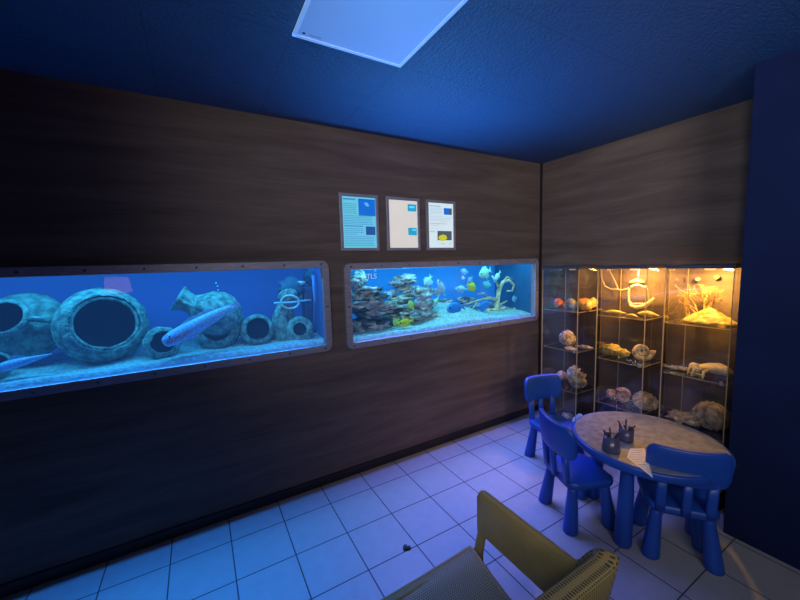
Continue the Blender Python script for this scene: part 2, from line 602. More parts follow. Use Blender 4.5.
def aquarium(tk, label, backm, sidem):
    x0, x1, z0, z1 = tk['x0'], tk['x1'], tk['z0'], tk['z1']
    cx, cz, w, h = (x0 + x1) / 2, (z0 + z1) / 2, x1 - x0, z1 - z0
    t = empty('aquarium', (cx, 0, z0), 0, label, 'aquarium')
    f = MB()
    N = 6
    outer = rrect(w, h, 0.055, N, 0, h / 2)
    inner = rrect(w - 2 * FRW, h - 2 * FRW, 0.012, N, 0, h / 2)
    o2 = rrect(w - 0.008, h - 0.008, 0.052, N, 0, h / 2)
    i2 = rrect(w - 2 * FRW + 0.006, h - 2 * FRW + 0.006, 0.014, N, 0, h / 2)
    P = lambda L, y: [Vector((p[0], y, p[1])) for p in L]
    rg = [P(inner, 0.029), P(inner, -0.026), P(i2, -0.030), P(o2, -0.030), P(outer, -0.026), P(outer, -0.0005)]
    f.rings(rg, True)
    f.build('frame', M['steel'], t, smooth=False)
    nb = int(w / 0.26)
    pos = [(-w / 2 + 0.06 + k * (w - 0.12) / nb, s) for k in range(nb + 1) for s in (FRW / 2, h - FRW / 2)]
    pos += [(s, h / 2) for s in (-w / 2 + FRW / 2, w / 2 - FRW / 2)]
    for (bx, bz) in pos:
        m = MB()
        m.lathe([(0.0075, 0.0), (0.007, 0.003), (0.004, 0.0045)], Matrix.Translation((bx, -0.0305, bz)) @ rot_to((0, -1, 0)), n=10)
        m.build('bolt', M['bolt'], t)
    g = MB(); g.box((0, 0.034, h / 2), (w - 0.03, 0.008, h - 0.03)); g.build('glass_pane', M['tankglass'], t)
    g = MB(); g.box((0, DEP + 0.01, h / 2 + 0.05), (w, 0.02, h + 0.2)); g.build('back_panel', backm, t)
    for s in (-1, 1):
        g = MB(); g.box((s * (w / 2 - 0.01), 0.04 + (DEP - 0.04) / 2, h / 2 + 0.05), (0.02, DEP - 0.042, h + 0.2)); g.build('side_panel', sidem, t)
    g = MB(); g.box((0, 0.04 + (DEP - 0.04) / 2, 0.005), (w - 0.042, DEP - 0.044, 0.02)); g.build('tank_floor', M['sanddark'], t)
    g = MB(); g.box((0, 0.04 + (DEP - 0.04) / 2, h + 0.16), (w, DEP - 0.04, 0.02)); g.build('lid', M['dark'], t)
    return t


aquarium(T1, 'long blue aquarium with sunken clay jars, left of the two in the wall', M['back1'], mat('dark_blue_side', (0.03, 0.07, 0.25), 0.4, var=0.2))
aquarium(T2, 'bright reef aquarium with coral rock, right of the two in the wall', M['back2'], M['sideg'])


def sandbed(tk, label, hf):
    x0, x1 = tk['x0'] + 0.03, tk['x1'] - 0.03
    y0, y1 = 0.042, DEP - 0.005
    nx, ny = 90, 18
    m = MB()
    rows = []
    for j in range(ny + 1):
        y = y0 + (y1 - y0) * j / ny
        rows.append([Vector((x0 + (x1 - x0) * i / nx, y, hf(x0 + (x1 - x0) * i / nx, y))) for i in range(nx + 1)])
    front = [[Vector((p.x, y0, tk['z0'] + 0.02)) for p in rows[0]]]
    m.rings(front + rows, False)
    o = m.build('sand', M['sand'])
    tag(o, label, 'sand', kind='stuff')
    return recenter(o)


def h1(x, y):
    return 1.168 + 0.13 * max(0, (y - 0.05)) * 0.6 + 0.012 * noise.noise(Vector((x * 5, y * 7, 1))) + 0.003 * noise.noise(Vector((x * 25, y * 25, 4)))


def h2(x, y):
    hill = 0.12 * math.exp(-((x + 1.05) / 0.33) ** 2) * min(1, max(0, (y - 0.03) / 0.22))
    return 1.152 + 0.12 * max(0, y - 0.05) + hill + 0.010 * noise.noise(Vector((x * 6, y * 8, 2))) + 0.003 * noise.noise(Vector((x * 25, y * 25, 9)))


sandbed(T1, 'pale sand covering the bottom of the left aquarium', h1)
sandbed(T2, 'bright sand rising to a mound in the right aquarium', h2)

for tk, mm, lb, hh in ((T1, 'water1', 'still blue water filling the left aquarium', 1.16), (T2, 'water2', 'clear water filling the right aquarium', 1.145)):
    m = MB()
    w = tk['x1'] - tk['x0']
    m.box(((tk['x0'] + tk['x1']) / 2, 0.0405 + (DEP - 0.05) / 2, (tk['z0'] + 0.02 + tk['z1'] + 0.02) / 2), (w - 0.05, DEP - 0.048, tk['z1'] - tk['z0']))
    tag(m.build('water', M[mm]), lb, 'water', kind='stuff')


# pots -----------------------------------------------------------------
def pot(px, py, y, mouth_r, prof, d, label, name='clay_jar', wob=0.006, extra=None, seed=0, cat='jar'):
    """profile: (radius, depth behind the mouth) in units of the mouth radius"""
    c = at(px, py, 'y', y)
    m = MB()
    mt = rot_to(d)
    R = mouth_r
    outer = [(r * R, -h * R) for r, h in prof]
    last = outer[-1]
    th = 0.12 * R
    inner = [(max(0.02 * R, r - th), h + (th if k == len(outer) - 1 else 0)) for k, (r, h) in enumerate(outer)]
    m.lathe([(0.001, last[1])] + list(reversed(outer)), mt, n=36, cap0=True, cap1=False, wob=wob, seed=seed)
    m.lathe([(outer[0][0], 0), (outer[0][0] - th * 0.5, 0.05 * R)] + [(inner[0][0], -0.03 * R)], mt, n=36, cap0=False, cap1=False, wob=wob, seed=seed)
    m.lathe([(inner[0][0], -0.03 * R)] + inner[1:], mt, n=36, cap0=False, cap1=True, mi=1)
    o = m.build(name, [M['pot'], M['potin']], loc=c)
    tag(o, label, cat)
    if extra:
        extra(o, mt, R)
    return o


def handle(o, mt, pts, rad, name='handle'):
    m = MB()
    m.tube([mt @ Vector(p) for p in pts], rad, n=10)
    return m.build(name, M['pot'], o)


def tocam(px, py, y, add=(0, 0, 0)):
    return (CAM - at(px, py, 'y', y)).normalized() + Vector(add)


# big jar with wide mouth
def rimbits(o, mt, R):
    m = MB()
    rs = []
    for k in range(72):
        a = 2 * PI * k / 72
        ring = []
        for q in range(10):
            b_ = 2 * PI * q / 10
            p = Vector(((1.16 + .15 * math.cos(b_)) * math.cos(a), (1.16 + .15 * math.cos(b_)) * math.sin(a), -.17 * math.cos(b_) - .08 + .07 * math.sin(b_)))
            p *= 1 + .06 * noise.noise(p * 9)
            ring.append(mt @ (p * R))
        rs.append(ring)
    m.rings(rs + [rs[0]], True)
    m.build('encrusted_rim', M['pot'], o, weld=True)


def on_sand(o, hf):
    """slide a thing up or down until its lowest point rests on the sand"""
    bpy.context.view_layer.update()
    g = None
    for q in [o] + list(o.children_recursive):
        if q.type != 'MESH':
            continue
        for v in q.data.vertices:
            w = q.matrix_world @ v.co
            d = w.z - hf(w.x, w.y)
            g = d if g is None else min(g, d)
    o.location.z -= g + 0.006


pj = pot(106, 323, 0.20, 0.172, [(1.0, 0), (1.15, .10), (1.32, .28), (1.43, .55), (1.42, .85), (1.25, 1.2), (.9, 1.5), (.5, 1.62)],
         tocam(102, 326, .2, (0.12, 0, 0.12)), 'big round clay jar with the widest dark mouth, in the left aquarium', extra=rimbits, seed=1)


def lefthandle(o, mt, R):
    handle(o, mt, [(R * .9, -.1 * R, -.25 * R), (R * 1.5, -.2 * R, -.2 * R), (R * 1.95, -.2 * R, -.75 * R), (R * 1.75, -.1 * R, -1.3 * R), (R * 1.5, -.1 * R, -1.5 * R)], R * .17)


pot(2, 317, 0.26, 0.102, [(1.0, 0), (1.12, .06), (1.1, .2), (.98, .5), (1.2, .8), (1.9, 1.2), (2.25, 1.7), (2.15, 2.2), (1.6, 2.6), (.8, 2.75)],
    tocam(8, 318, .24, (-0.45, 0, 0.40)), 'clay amphora with a side handle tipped against the far left of the left aquarium', 'amphora', extra=lefthandle, seed=2)
pot(-6, 357, 0.14, 0.06, [(1.0, 0), (1.2, .2), (1.35, .6), (1.3, 1.0), (.9, 1.5)], tocam(0, 356, .14, (0.2, 0, .3)),
    'small clay pot cut by the left edge of the view, low in the left aquarium', 'clay_pot', seed=3, cat='pot')
pot(163, 342, 0.15, 0.078, [(1.0, 0), (1.25, .12), (1.4, .35), (1.38, .7), (1.25, 1.2), (.9, 1.7)], tocam(165, 342, .15, (0.1, 0, .1)),
    'squat clay pot with a long spotted fish lying out of its mouth', 'clay_pot', seed=4, wob=.012, cat='pot')
pot(217, 327.5, 0.22, 0.108, [(1.0, 0), (1.2, .1), (1.42, .4), (1.5, .9), (1.35, 1.5), (.9, 2.0)], tocam(215, 333, .19, (0.0, 0, .1)),
    'clay pot with a dark open mouth just under the spotted fish tail', 'clay_pot', seed=5, wob=.01, cat='pot')
pot(258, 329, 0.17, 0.093, [(1.0, 0), (1.12, .05), (1.22, .2), (1.3, .55), (1.35, 1.1), (1.2, 1.8), (.8, 2.3)], tocam(258, 330, .16, (0.08, 0, .08)),
    'clay pot with a clean round rim between the amphora and the smallest pot', 'clay_pot', seed=6, wob=.003, cat='pot')
pot(300, 329, 0.14, 0.058, [(1.0, 0), (1.3, .08), (1.7, .3), (1.9, .8), (1.8, 1.4), (1.2, 2.0)], tocam(299, 328, .14, (0.05, 0, .12)),
    'smallest round clay pot, last at the right end of the left aquarium', 'clay_pot', seed=7, cat='pot')


def amphhandle(o, mt, R):
    for s in (-1, 1):
        handle(o, mt, [(s * R * .62, 0, -.35 * R), (s * R * 1.2, 0, -.55 * R), (s * R * 1.5, 0, -1.2 * R), (s * R * 1.45, 0, -1.9 * R)], R * .14)


pot(178, 298, 0.32, 0.092, [(1.0, 0), (1.05, .08), (.95, .2), (.78, .55), (.74, .95), (1.0, 1.35), (1.6, 1.9), (1.9, 2.7), (1.85, 3.5), (1.4, 4.3), (.6, 4.9)],
    (-0.80, 0.02, 0.48), 'clay amphora lying on its side with its neck up behind the spotted fish', 'amphora', extra=amphhandle, seed=8, wob=.008)


# spotted fish
def loft_fish(L, prof, squash, n=14):
    """prof: (s along length 0..1, half height, half width) ; nose at x=0, tail at x=L"""
    rs = []
    for s_, hh, ww in prof:
        rs.append([Vector((s_ * L, ww * L * math.cos(2 * PI * k / n), hh * L * math.sin(2 * PI * k / n))) for k in range(n)])
    return rs


a0, a1 = at(163, 343.5, 'y', .06), at(236.5, 304.5, 'y', .12)
L = (a1 - a0).length
xd = (a1 - a0).normalized()
zd = (Vector((0, 0, 1)) - xd * xd.z).normalized()
yd = zd.cross(xd)
fm = Matrix((xd, yd, zd)).transposed().to_4x4()
ft = empty('spotted_fish', a0, 0, 'long pale blue spotted fish slanting up out of the squat clay pot', 'fish')
ft.matrix_world = Matrix.Translation(a0) @ fm
m = MB()
m.rings(loft_fish(L, [(0, .035, .03), (.03, .072, .06), (.12, .098, .08), (.28, .104, .085), (.45, .100, .08), (.62, .088, .06), (.78, .066, .035), (.90, .044, .02), (.96, .030, .012)], 1), True, True, True)
m.build('body', M['fishspot'], ft)
m = MB(); m.poly([(.88 * L, -.03 * L), (1.0 * L, -.05 * L), (1.04 * L, 0), (1.02 * L, .05 * L), (.88 * L, .03 * L)], .006, Matrix.Rotation(PI / 2, 4, 'X'))
m.build('tail_fin', M['fishspot'], ft)
m = MB(); m.poly([(.25 * L, .10 * L), (.38 * L, .135 * L), (.62 * L, .125 * L), (.78 * L, .065 * L), (.5 * L, .09 * L)], .005, Matrix.Translation((0, .003, 0)) @ Matrix.Rotation(PI / 2, 4, 'X'))
m.build('dorsal_fin', M['fishspot'], ft)
m = MB(); m.poly([(.24 * L, -.08 * L), (.31 * L, -.13 * L), (.38 * L, -.12 * L), (.36 * L, -.08 * L)], .005, Matrix.Translation((0, -.02, 0)) @ Matrix.Rotation(PI / 2, 4, 'X'))
m.build('pectoral_fin', M['fishspot'], ft)
m = MB(); m.blob((.10 * L, -.072 * L, .05 * L), [.005] * 3, sub=2, amp=0); m.build('eye', M['eye'], ft)

# resting fish at far left
a0 = at(-8, 370, 'y', .10)
ft = empty('pale_fish', a0, 0, 'slim pale blue fish lying on the sand at the far left of the left aquarium', 'fish')
m = MB(); m.rings(loft_fish(.26, [(0, .02, .02), (.05, .07, .07), (.25, .11, .10), (.5, .09, .07), (.8, .04, .02), (.97, .01, .005)], 1), True, True, True); m.build('body', M['fishspot'], ft)
m = MB(); m.poly([(.06, .02), (.10, .05), (.15, .02)], .004, Matrix.Rotation(PI / 2, 4, 'X')); m.build('dorsal_fin', M['fishspot'], ft)
ft.rotation_euler = (0, math.radians(-12), 0)

# ornament with ring at the right end of tank 1
c = at(281, 343, 'y', .26)
P_ = lambda x, y, yy=.26: at(x, y, 'y', yy) - c
t = empty('statue_ornament', c, 0, 'encrusted upright ornament with a looped ring at its top, behind the smallest pot', 'ornament')
m = MB()
m.tube([P_(284, 345), P_(282, 330), P_(280, 318), P_(283, 307), P_(288, 300)], [.085, .08, .06, .05, .045], n=14)
m.blob(P_(288, 296), (.075, .06, .06), amp=.3, seed=4)
m.tube([P_(288, 322), P_(291, 312), P_(287, 302)], [.03, .03, .03])
m.build('column', M['pot'], t)
m = MB()
ring = [P_(290 + 9 * math.cos(a), 302 + 6.5 * math.sin(a), .20) for a in [2 * PI * k / 24 for k in range(25)]]
m.tube(ring, .009, n=8)
m.tube([P_(274, 303, .20), P_(290, 302.5, .20), P_(311, 300, .20)], .008, n=8)
m.build('ring', M['palefish'], t)
c = at(308, 300, 'y', .36)
P_ = lambda x, y, yy=.36: at(x, y, 'y', yy) - c
t = empty('filter_pump', c, 0, 'dark filter pump with pale cups in the right corner of the left aquarium', 'pump')
m = MB()
m.box(P_(309, 312), (.10, .10, .45), bevel=.02)
m.build('housing', mat('dark_blue_plastic', (0.05, 0.07, 0.16), .4, var=.1), t)
m = MB(); m.tube([P_(300, 300), P_(300, 288), P_(300, 285)], .022); m.tube([P_(300, 285), P_(300, 281)], [.04, .05]); m.build('cup', M['palefish'], t)
m = MB(); m.tube([P_(314, 330, .22), P_(315, 300, .22), P_(313, 275, .22)], .014); m.build('pipe', mat('blue_pipe', (.10, .2, .5), .4, var=.1), t)
m = MB(); m.blob(P_(291, 288), (.10, .07, .09), amp=.6, freq=2.5, seed=3); m.blob(P_(312, 274), (.06, .06, .09), amp=.6, seed=8)
m.build('algae_tuft', mat('dark_algae', (.05, .12, .2), .9, var=.4), t)
for k, (bx, by) in enumerate(((216, 283), (217.5, 286), (218, 290), (219, 293), (216.5, 296))):
    m = MB(); m.blob((0, 0, 0), [.006] * 3, sub=2, amp=0)
    o = m.build('air_bubble', M['palefish'], loc=at(bx, by, 'y', .3))
    tag(o, 'tiny pale air bubble rising above the amphora in the left aquarium', 'bubble', 'air bubbles in the left aquarium')


# reef tank --------------------------------------------------------------
def rockpile(items, y, label, mats, name='reef_rock', cat='rock'):
    c = at(items[0][0], items[0][1], 'y', y)
    m = MB()
    for k, (px, py, wx, hz) in enumerate(items):
        p = at(px, py, 'y', y + random.uniform(-.05, .05)) - c
        s = 1 / FPX * (y - CAM.y) / 0.86 * 1.05
        m.blob(p, (wx * s * .95, wx * s * .6, hz * s * .75), sub=3, amp=.6, freq=2.6, seed=k * 3.3 + px, mi=(k % len(mats)))
        for q in range(3):
            dp = Vector((random.uniform(-1, 1) * wx * s * .8, random.uniform(-.9, .1) * wx * s * .5, random.uniform(-.9, .9) * hz * s))
            f_ = random.uniform(.35, .6)
            m.blob(p + dp, (wx * s * f_, wx * s * f_ * .8, hz * s * .42), sub=2, amp=.6, freq=2.2, seed=q * 7.1 + py + k, mi=random.randrange(len(mats)))
    o = m.build(name, mats, loc=c)
    return tag(o, label, cat)


R1, R2, RD = M['rock'], M['rockg'], M['rockdark']
rockpile([(359, 280, 8, 8), (358, 275, 4, 5), (362, 276, 4, 5), (356, 284, 6, 5)], .25, 'knobbly lavender coral head at the upper left of the right aquarium', [R1], 'brain_coral', 'coral')
rockpile([(368, 291, 13, 5), (358, 296, 8, 5), (376, 297, 12, 4), (366, 303, 16, 4), (385, 305, 13, 4), (359, 310, 9, 5), (372, 312, 14, 5), (388, 316, 14, 4), (362, 322, 13, 6), (378, 325, 14, 5), (358, 331, 8, 6), (394, 310, 9, 4), (372, 306, 9, 12)], .22,
         'tall stepped pile of pale reef rock at the left of the right aquarium', [R1, R2, RD])
rockpile([(404, 279, 11, 5), (397, 283, 7, 5), (408, 277, 8, 4)], .35, 'lavender coral cap on top of the middle rock stack in the right aquarium', [R1], 'brain_coral', 'coral')
rockpile([(405, 288, 9, 5), (412, 293, 7, 3), (402, 298, 13, 4), (395, 303, 10, 4), (408, 306, 12, 4), (402, 313, 15, 5), (415, 318, 11, 5), (393, 293, 5, 4)], .36, 'middle stack of flat grey green reef rock behind the left pile', [R2, R1, R2])
rockpile([(424, 296, 9, 8), (421, 291, 5, 5), (428, 291, 5, 4), (424, 306, 10, 9), (420, 314, 13, 6), (430, 316, 10, 6)], .24, 'rounded brain coral rock in the centre of the right aquarium', [R1, R2], 'brain_coral', 'coral')
rockpile([(446, 302, 13, 3), (440, 308, 9, 4), (452, 312, 16, 4), (464, 300, 10, 4), (470, 310, 14, 4), (440, 318, 14, 5), (484, 305, 13, 4), (490, 315, 14, 4)], .45, 'dim flat reef rock ledge at the back behind the blue fish', [R1, RD, R2])
# branched white skeleton at right
c = at(500, 318, 'y', .30)
P_ = lambda x, y, yy=.30: at(x, y, 'y', yy) - c
m = MB()


def br(pts, r0, r1):
    n = len(pts)
    m.tube([P_(*p) for p in pts], [r0 + (r1 - r0) * k / (n - 1) for k in range(n)], n=8)


br([(497, 321), (497, 308), (498, 296), (500, 287)], .035, .022)
br([(498, 292), (503, 282), (509, 280), (514, 285), (512, 291), (507, 291)], .024, .010)
br([(499, 288), (496, 282), (492, 276)], .016, .008)
br([(497, 300), (490, 298), (480, 300), (470, 303), (462, 305)], .020, .008)
br([(497, 306), (503, 303), (507, 301)], .016, .008)
br([(497, 311), (503, 312), (511, 308)], .018, .008)
br([(497, 316), (506, 316), (517, 318)], .020, .008)
br([(496, 309), (488, 310), (480, 314)], .018, .008)
br([(503, 282), (507, 277), (513, 279)], .014, .007)
br([(488, 299), (484, 293), (478, 294)], .014, .006)
br([(478, 300), (474, 307), (470, 311)], .012, .006)
for k in range(14):
    m.blob(P_(random.uniform(488, 515), random.uniform(308, 320)), (.03, .03, .022), sub=2, amp=.5, seed=k)
o = m.build('branching_coral', M['coralpale'], loc=c)
tag(o, 'pale branching coral skeleton with a hooked top, right end of the right aquarium', 'coral')


def fish(px, py, y, wpx, hpx, tilt, mt, label, face=-1, name='reef_fish', fin=None):
    c = at(px, py, 'y', y)
    s = 1 / FPX * (y - CAM.y) / 0.86
    L = wpx * s * 1.15
    hh = hpx * s * .5 / L
    t = empty(name, c, 0, label, 'fish')
    t.rotation_euler = (0, -math.radians(tilt) if face < 0 else math.radians(tilt), 0 if face < 0 else PI)
    m = MB()
    rs = loft_fish(L, [(0, .02, .01), (.06, .35 * hh, .05), (.2, .8 * hh, .08), (.38, hh, .09), (.55, .9 * hh, .075), (.7, .55 * hh, .05), (.8, .24 * hh, .03), (.86, .2 * hh, .02)], 1, 12)
    rs = [[p - Vector((L * .45, 0, 0)) for p in r] for r in rs]
    m.rings(rs, True, True, True)
    m.build('body', mt, t)
    fm_ = fin or mt
    RX = Matrix.Translation((-L * .45, .002, 0)) @ Matrix.Rotation(PI / 2, 4, 'X')
    H_ = hh * L
    m = MB(); m.poly([(.82 * L, -.16 * H_), (1.02 * L, -.62 * H_), (.95 * L, 0), (1.02 * L, .62 * H_), (.82 * L, .16 * H_)], .004, RX); m.build('tail_fin', fm_, t)
    m = MB(); m.poly([(.25 * L, .8 * H_), (.4 * L, 1.25 * H_), (.66 * L, 1.15 * H_), (.76 * L, .4 * H_), (.5 * L, .8 * H_)], .004, RX); m.build('dorsal_fin', fm_, t)
    m = MB(); m.poly([(.4 * L, -.8 * H_), (.5 * L, -1.2 * H_), (.68 * L, -1.1 * H_), (.76 * L, -.4 * H_), (.55 * L, -.75 * H_)], .004, RX); m.build('anal_fin', fm_, t)
    m = MB(); m.blob((-L * .45 + .13 * L, -.062 * L, .2 * H_), [.05 * L] * 3, sub=1, amp=0); m.build('eye', M['eye'], t)
    return t


Y_, B_, P2, G_ = M['yellow'], M['bluefish'], M['palefish'], M['greenfish']
AQ = ' in the right aquarium'
fish(405, 322.5, .10, 17, 8, 5, Y_, 'bright yellow fish with a blue tail low over the sand' + AQ, fin=Y_)
fish(472, 287, .16, 13, 9, -28, Y_, 'bright yellow fish high up right of the middle' + AQ, face=1)
fish(411, 305, .20, 8, 9, 15, mat('yellow_green_fish', (.55, .75, .15), .45, var=.1), 'small yellow green fish beside the middle rock stack' + AQ)
fish(396, 322, .12, 8, 7, 40, mat('lime_fish', (.6, .8, .2), .45, var=.1), 'small lime fish just left of the low yellow fish' + AQ)
fish(455, 308, .18, 22, 14, 3, B_, 'largest round blue fish in the middle' + AQ)
fish(484, 305.5, .22, 20, 11, 8, B_, 'flat blue fish right of the largest blue fish' + AQ, face=1)
fish(484.5, 273, .20, 17, 12, 18, G_, 'big pale green oval fish near the top right' + AQ)
fish(428, 282, .20, 13, 10, 58, P2, 'pale fish with its nose pointing up, above the centre rock' + AQ)
fish(461, 289, .24, 15, 7, -5, mat('light_blue_fish', (.25, .55, .85), .4, var=.1), 'slim light blue fish just left of the high yellow fish' + AQ)
fish(497, 277, .24, 14, 6, 50, P2, 'pale slim fish swimming downward near the top right corner' + AQ)
fish(487, 284.5, .22, 9, 11, 70, mat('turquoise_fish', (.15, .7, .75), .4, var=.1), 'turquoise fish hanging under the big pale green fish' + AQ)
fish(441, 287, .22, 18, 8, -62, mat('grey_blue_fish', (.30, .55, .72), .4, var=.1), 'grey blue fish with a long pointed fin rising' + AQ)
fish(437, 292, .25, 14, 8, -10, mat('steel_blue_fish', (.28, .50, .70), .4, var=.1), 'steel blue fish under the grey blue one' + AQ)
fish(435, 303, .20, 16, 5, 55, mat('mint_fish', (.35, .8, .6), .4, var=.1), 'thin mint green fish beside the centre rock' + AQ)
fish(464, 271.5, .28, 10, 6, -12, mat('violet_blue_fish', (.22, .40, .80), .4, var=.1), 'violet blue fish near the water top' + AQ)
fish(470, 280, .3, 9, 6, 45, mat('dusky_blue_fish', (.18, .34, .70), .4, var=.1), 'dusky blue fish above the high yellow fish' + AQ)
fish(463, 278, .26, 5, 3.2, 0, mat('pink_fish', (.75, .5, .65), .4, var=.1), 'tiny pink fish near the water top' + AQ)
fish(463, 320, .12, 12, 6, 6, mat('dark_teal_fish', (.03, .15, .35), .4, var=.1), 'dark blue fish skimming the sand mound' + AQ)
fish(474, 323, .10, 9, 4, 0, mat('black_blue_fish', (.02, .08, .2), .4, var=.1), 'small dark fish low over the sand right of the mound' + AQ)
fish(514, 299, .24, 7, 7, 10, mat('sky_fish', (.3, .6, .8), .4, var=.1), 'small sky blue fish right of the branching coral' + AQ)
fish(388.5, 295, .26, 9, 6, -40, mat('lilac_fish', (.5, .55, .75), .4, var=.1), 'small lilac fish between the left pile and the middle stack' + AQ, face=1)


def text_mesh(s, size, mt, name, parent=None, loc=(0, 0, 0), rot=(PI / 2, 0, 0)):
    cu = bpy.data.curves.new(name, 'FONT')
    cu.body = s
    cu.size = size
    cu.extrude = 0.0006
    to = bpy.data.objects.new(name, cu)
    COL.objects.link(to)
    bpy.context.view_layer.update()
    me = bpy.data.meshes.new_from_object(to.evaluated_get(bpy.context.evaluated_depsgraph_get()))
    bpy.data.objects.remove(to)
    me.materials.clear()
    me.materials.append(mt)
    o = bpy.data.objects.new(name, me)
    COL.objects.link(o)
    o.parent = parent
    o.location = loc
    o.rotation_euler = rot
    return o


WG = mat('white_lettering', (.7, .82, .95), .5, var=.03, emit=(.6, .8, 1), estr=.16)
o = text_mesh('TLS', .062, WG, 'window_lettering', None, at(366.5, 279, 'y', .029))
tag(o, 'small white letters TLS on the right aquarium glass, upper left corner', 'lettering')
o2 = text_mesh('2', .05, WG, 'numeral', o, (.07, .05, 0), (0, 0, 0))
o2.location = (.072, .062, 0)

for o in list(COL.objects):
    if o.name == 'clay_pot':
        on_sand(o, h1)

# ------------------------------------------------------------------ posters
PZ0, PZ1 = 1.868, 2.316


def poster(x0, x1, label, sheetm, rects, texts, dz=0):
    w, h = x1 - x0, PZ1 - PZ0
    t = empty('framed_poster', ((x0 + x1) / 2, 0, PZ0 + dz), 0, label, 'poster')
    m = MB()
    fw = .024
    for s in (-1, 1):
        m.box((s * (w / 2 - fw / 2), -.010, h / 2), (fw, .020, h), bevel=.003)
        m.box((0, -.010, h / 2 + s * (h / 2 - fw / 2)), (w - fw * 2 + .004, .019, fw), bevel=.003)
    m.build('frame', M['steel'], t)
    m = MB(); m.box((0, -.006, h / 2), (w - fw * 2 + .004, .008, h - fw * 2 + .004)); m.build('sheet', sheetm, t)
    iw, ih = w - 2 * fw, h - 2 * fw

    def q(u, v):
        return (-iw / 2 + u * iw, h - fw - v * ih)
    for (u0, v0, u1, v1, mt, nm) in rects:
        a = q(u0, v0); c_ = q(u1, v1)
        m = MB(); m.box(((a[0] + c_[0]) / 2, -.0105, (a[1] + c_[1]) / 2), (c_[0] - a[0], .001, a[1] - c_[1])); m.build(nm, mt, t)
    for (u0, v, u1, th) in texts:
        a = q(u0, v); c_ = q(u1, v)
        m = MB(); m.box(((a[0] + c_[0]) / 2, -.0105, a[1]), (c_[0] - a[0], .001, th)); m.build('text_line', textm[sheetm.name], t)
    return t


S1 = emis('cyan_lit_sheet', (.16, .62, .80), .55)
S2 = emis('cream_lit_sheet', (.70, .66, .58), .62)
S3 = emis('white_lit_sheet', (.62, .76, .76), .70)
textm = {S1.name: emis('teal_print', (.05, .30, .48), .5), S2.name: emis('faint_print', (.68, .66, .62), .6), S3.name: emis('blue_grey_print', (.30, .42, .58), .55)}
BLU = emis('blue_photo', (.01, .16, .62), .6)
DBL = emis('dark_blue_photo', (.02, .10, .32), .6)
TEA = emis('teal_photo', (.02, .38, .55), .6)
DGR = emis('dark_grey_photo', (.09, .12, .14), .5)
YEL = emis('yellow_fish_print', (.62, .62, .03), .6)
CYA = emis('cyan_print', (.25, .75, .85), .6)
lines = lambda v0, v1, n, a, b_, th=.0035: [(a, v0 + (v1 - v0) * k / max(1, n - 1), b_ - (random.uniform(0, .2) if k % 4 == 3 else 0), th) for k in range(n)]
p1 = poster(-2.361, -2.024, 'framed cyan poster with a blue photo at top right, leftmost of the three lit posters', S1,
            [(.48, .03, .99, .36, BLU, 'photo'), (.68, .57, .97, .74, DBL, 'photo'), (.66, .10, .76, .13, CYA, 'seahorse_print'), (.70, .13, .80, .17, CYA, 'seahorse_print')],
            [(.04, .05, .40, .010)] + lines(.14, .32, 6, .04, .42) + lines(.37, .53, 6, .04, .9) + [(.04, .57, .6, .008)] + lines(.62, .73, 4, .04, .6) + lines(.78, .95, 6, .04, .92))
p2 = poster(-1.950, -1.618, 'framed cream poster, nearly blank with two small teal photos, middle of the three', S2,
            [(.66, .07, .97, .22, TEA, 'photo'), (.66, .57, .97, .73, TEA, 'photo'), (.72, .11, .9, .15, CYA, 'fish_print'), (.8, .60, .95, .63, CYA, 'fish_print')],
            [(.2, .06, .55, .006)] + lines(.15, .3, 4, .1, .55) + lines(.62, .75, 4, .1, .5))
p3 = poster(-1.549, -1.220, 'framed white poster with a yellow fish photo low down, rightmost of the three', S3,
            [(.62, .10, .84, .25, BLU, 'photo'), (.84, .10, .95, .25, DGR, 'photo'), (.35, .62, .93, .83, DGR, 'photo')],
            [(.05, .07, .5, .008)] + lines(.12, .24, 5, .06, .55) + lines(.30, .40, 4, .06, .9) + [(.06, .46, .75, .006)] + lines(.5, .56, 2, .06, .4) + [(.04, .64, .26, .006), (.5, .91, .65, .006), (.82, .91, .92, .007)])
m = MB(); m.blob((.02, -.0105, .098 + .018), (.055, .0012, .030), sub=3, amp=.15); m.build('yellow_fish_print', YEL, p3)

# ------------------------------------------------------------------ display cabinets
CX0, CX1 = -0.395, -0.030
TOPZ = 1.662
SH = (0.500, 0.892, 1.266)
BASEZ = 0.14


def pane(name, t, c, size, thin):
    """glass slab with visible polished edges; thin = index of its thin axis"""
    m = MB()
    m.box(c, size)
    for f in m.bm.faces:
        n = f.normal
        f.material_index = 0 if abs(n[thin]) > .9 else 1
    return m.build(name, [M['glass'], M['edge']], t, normals=False)


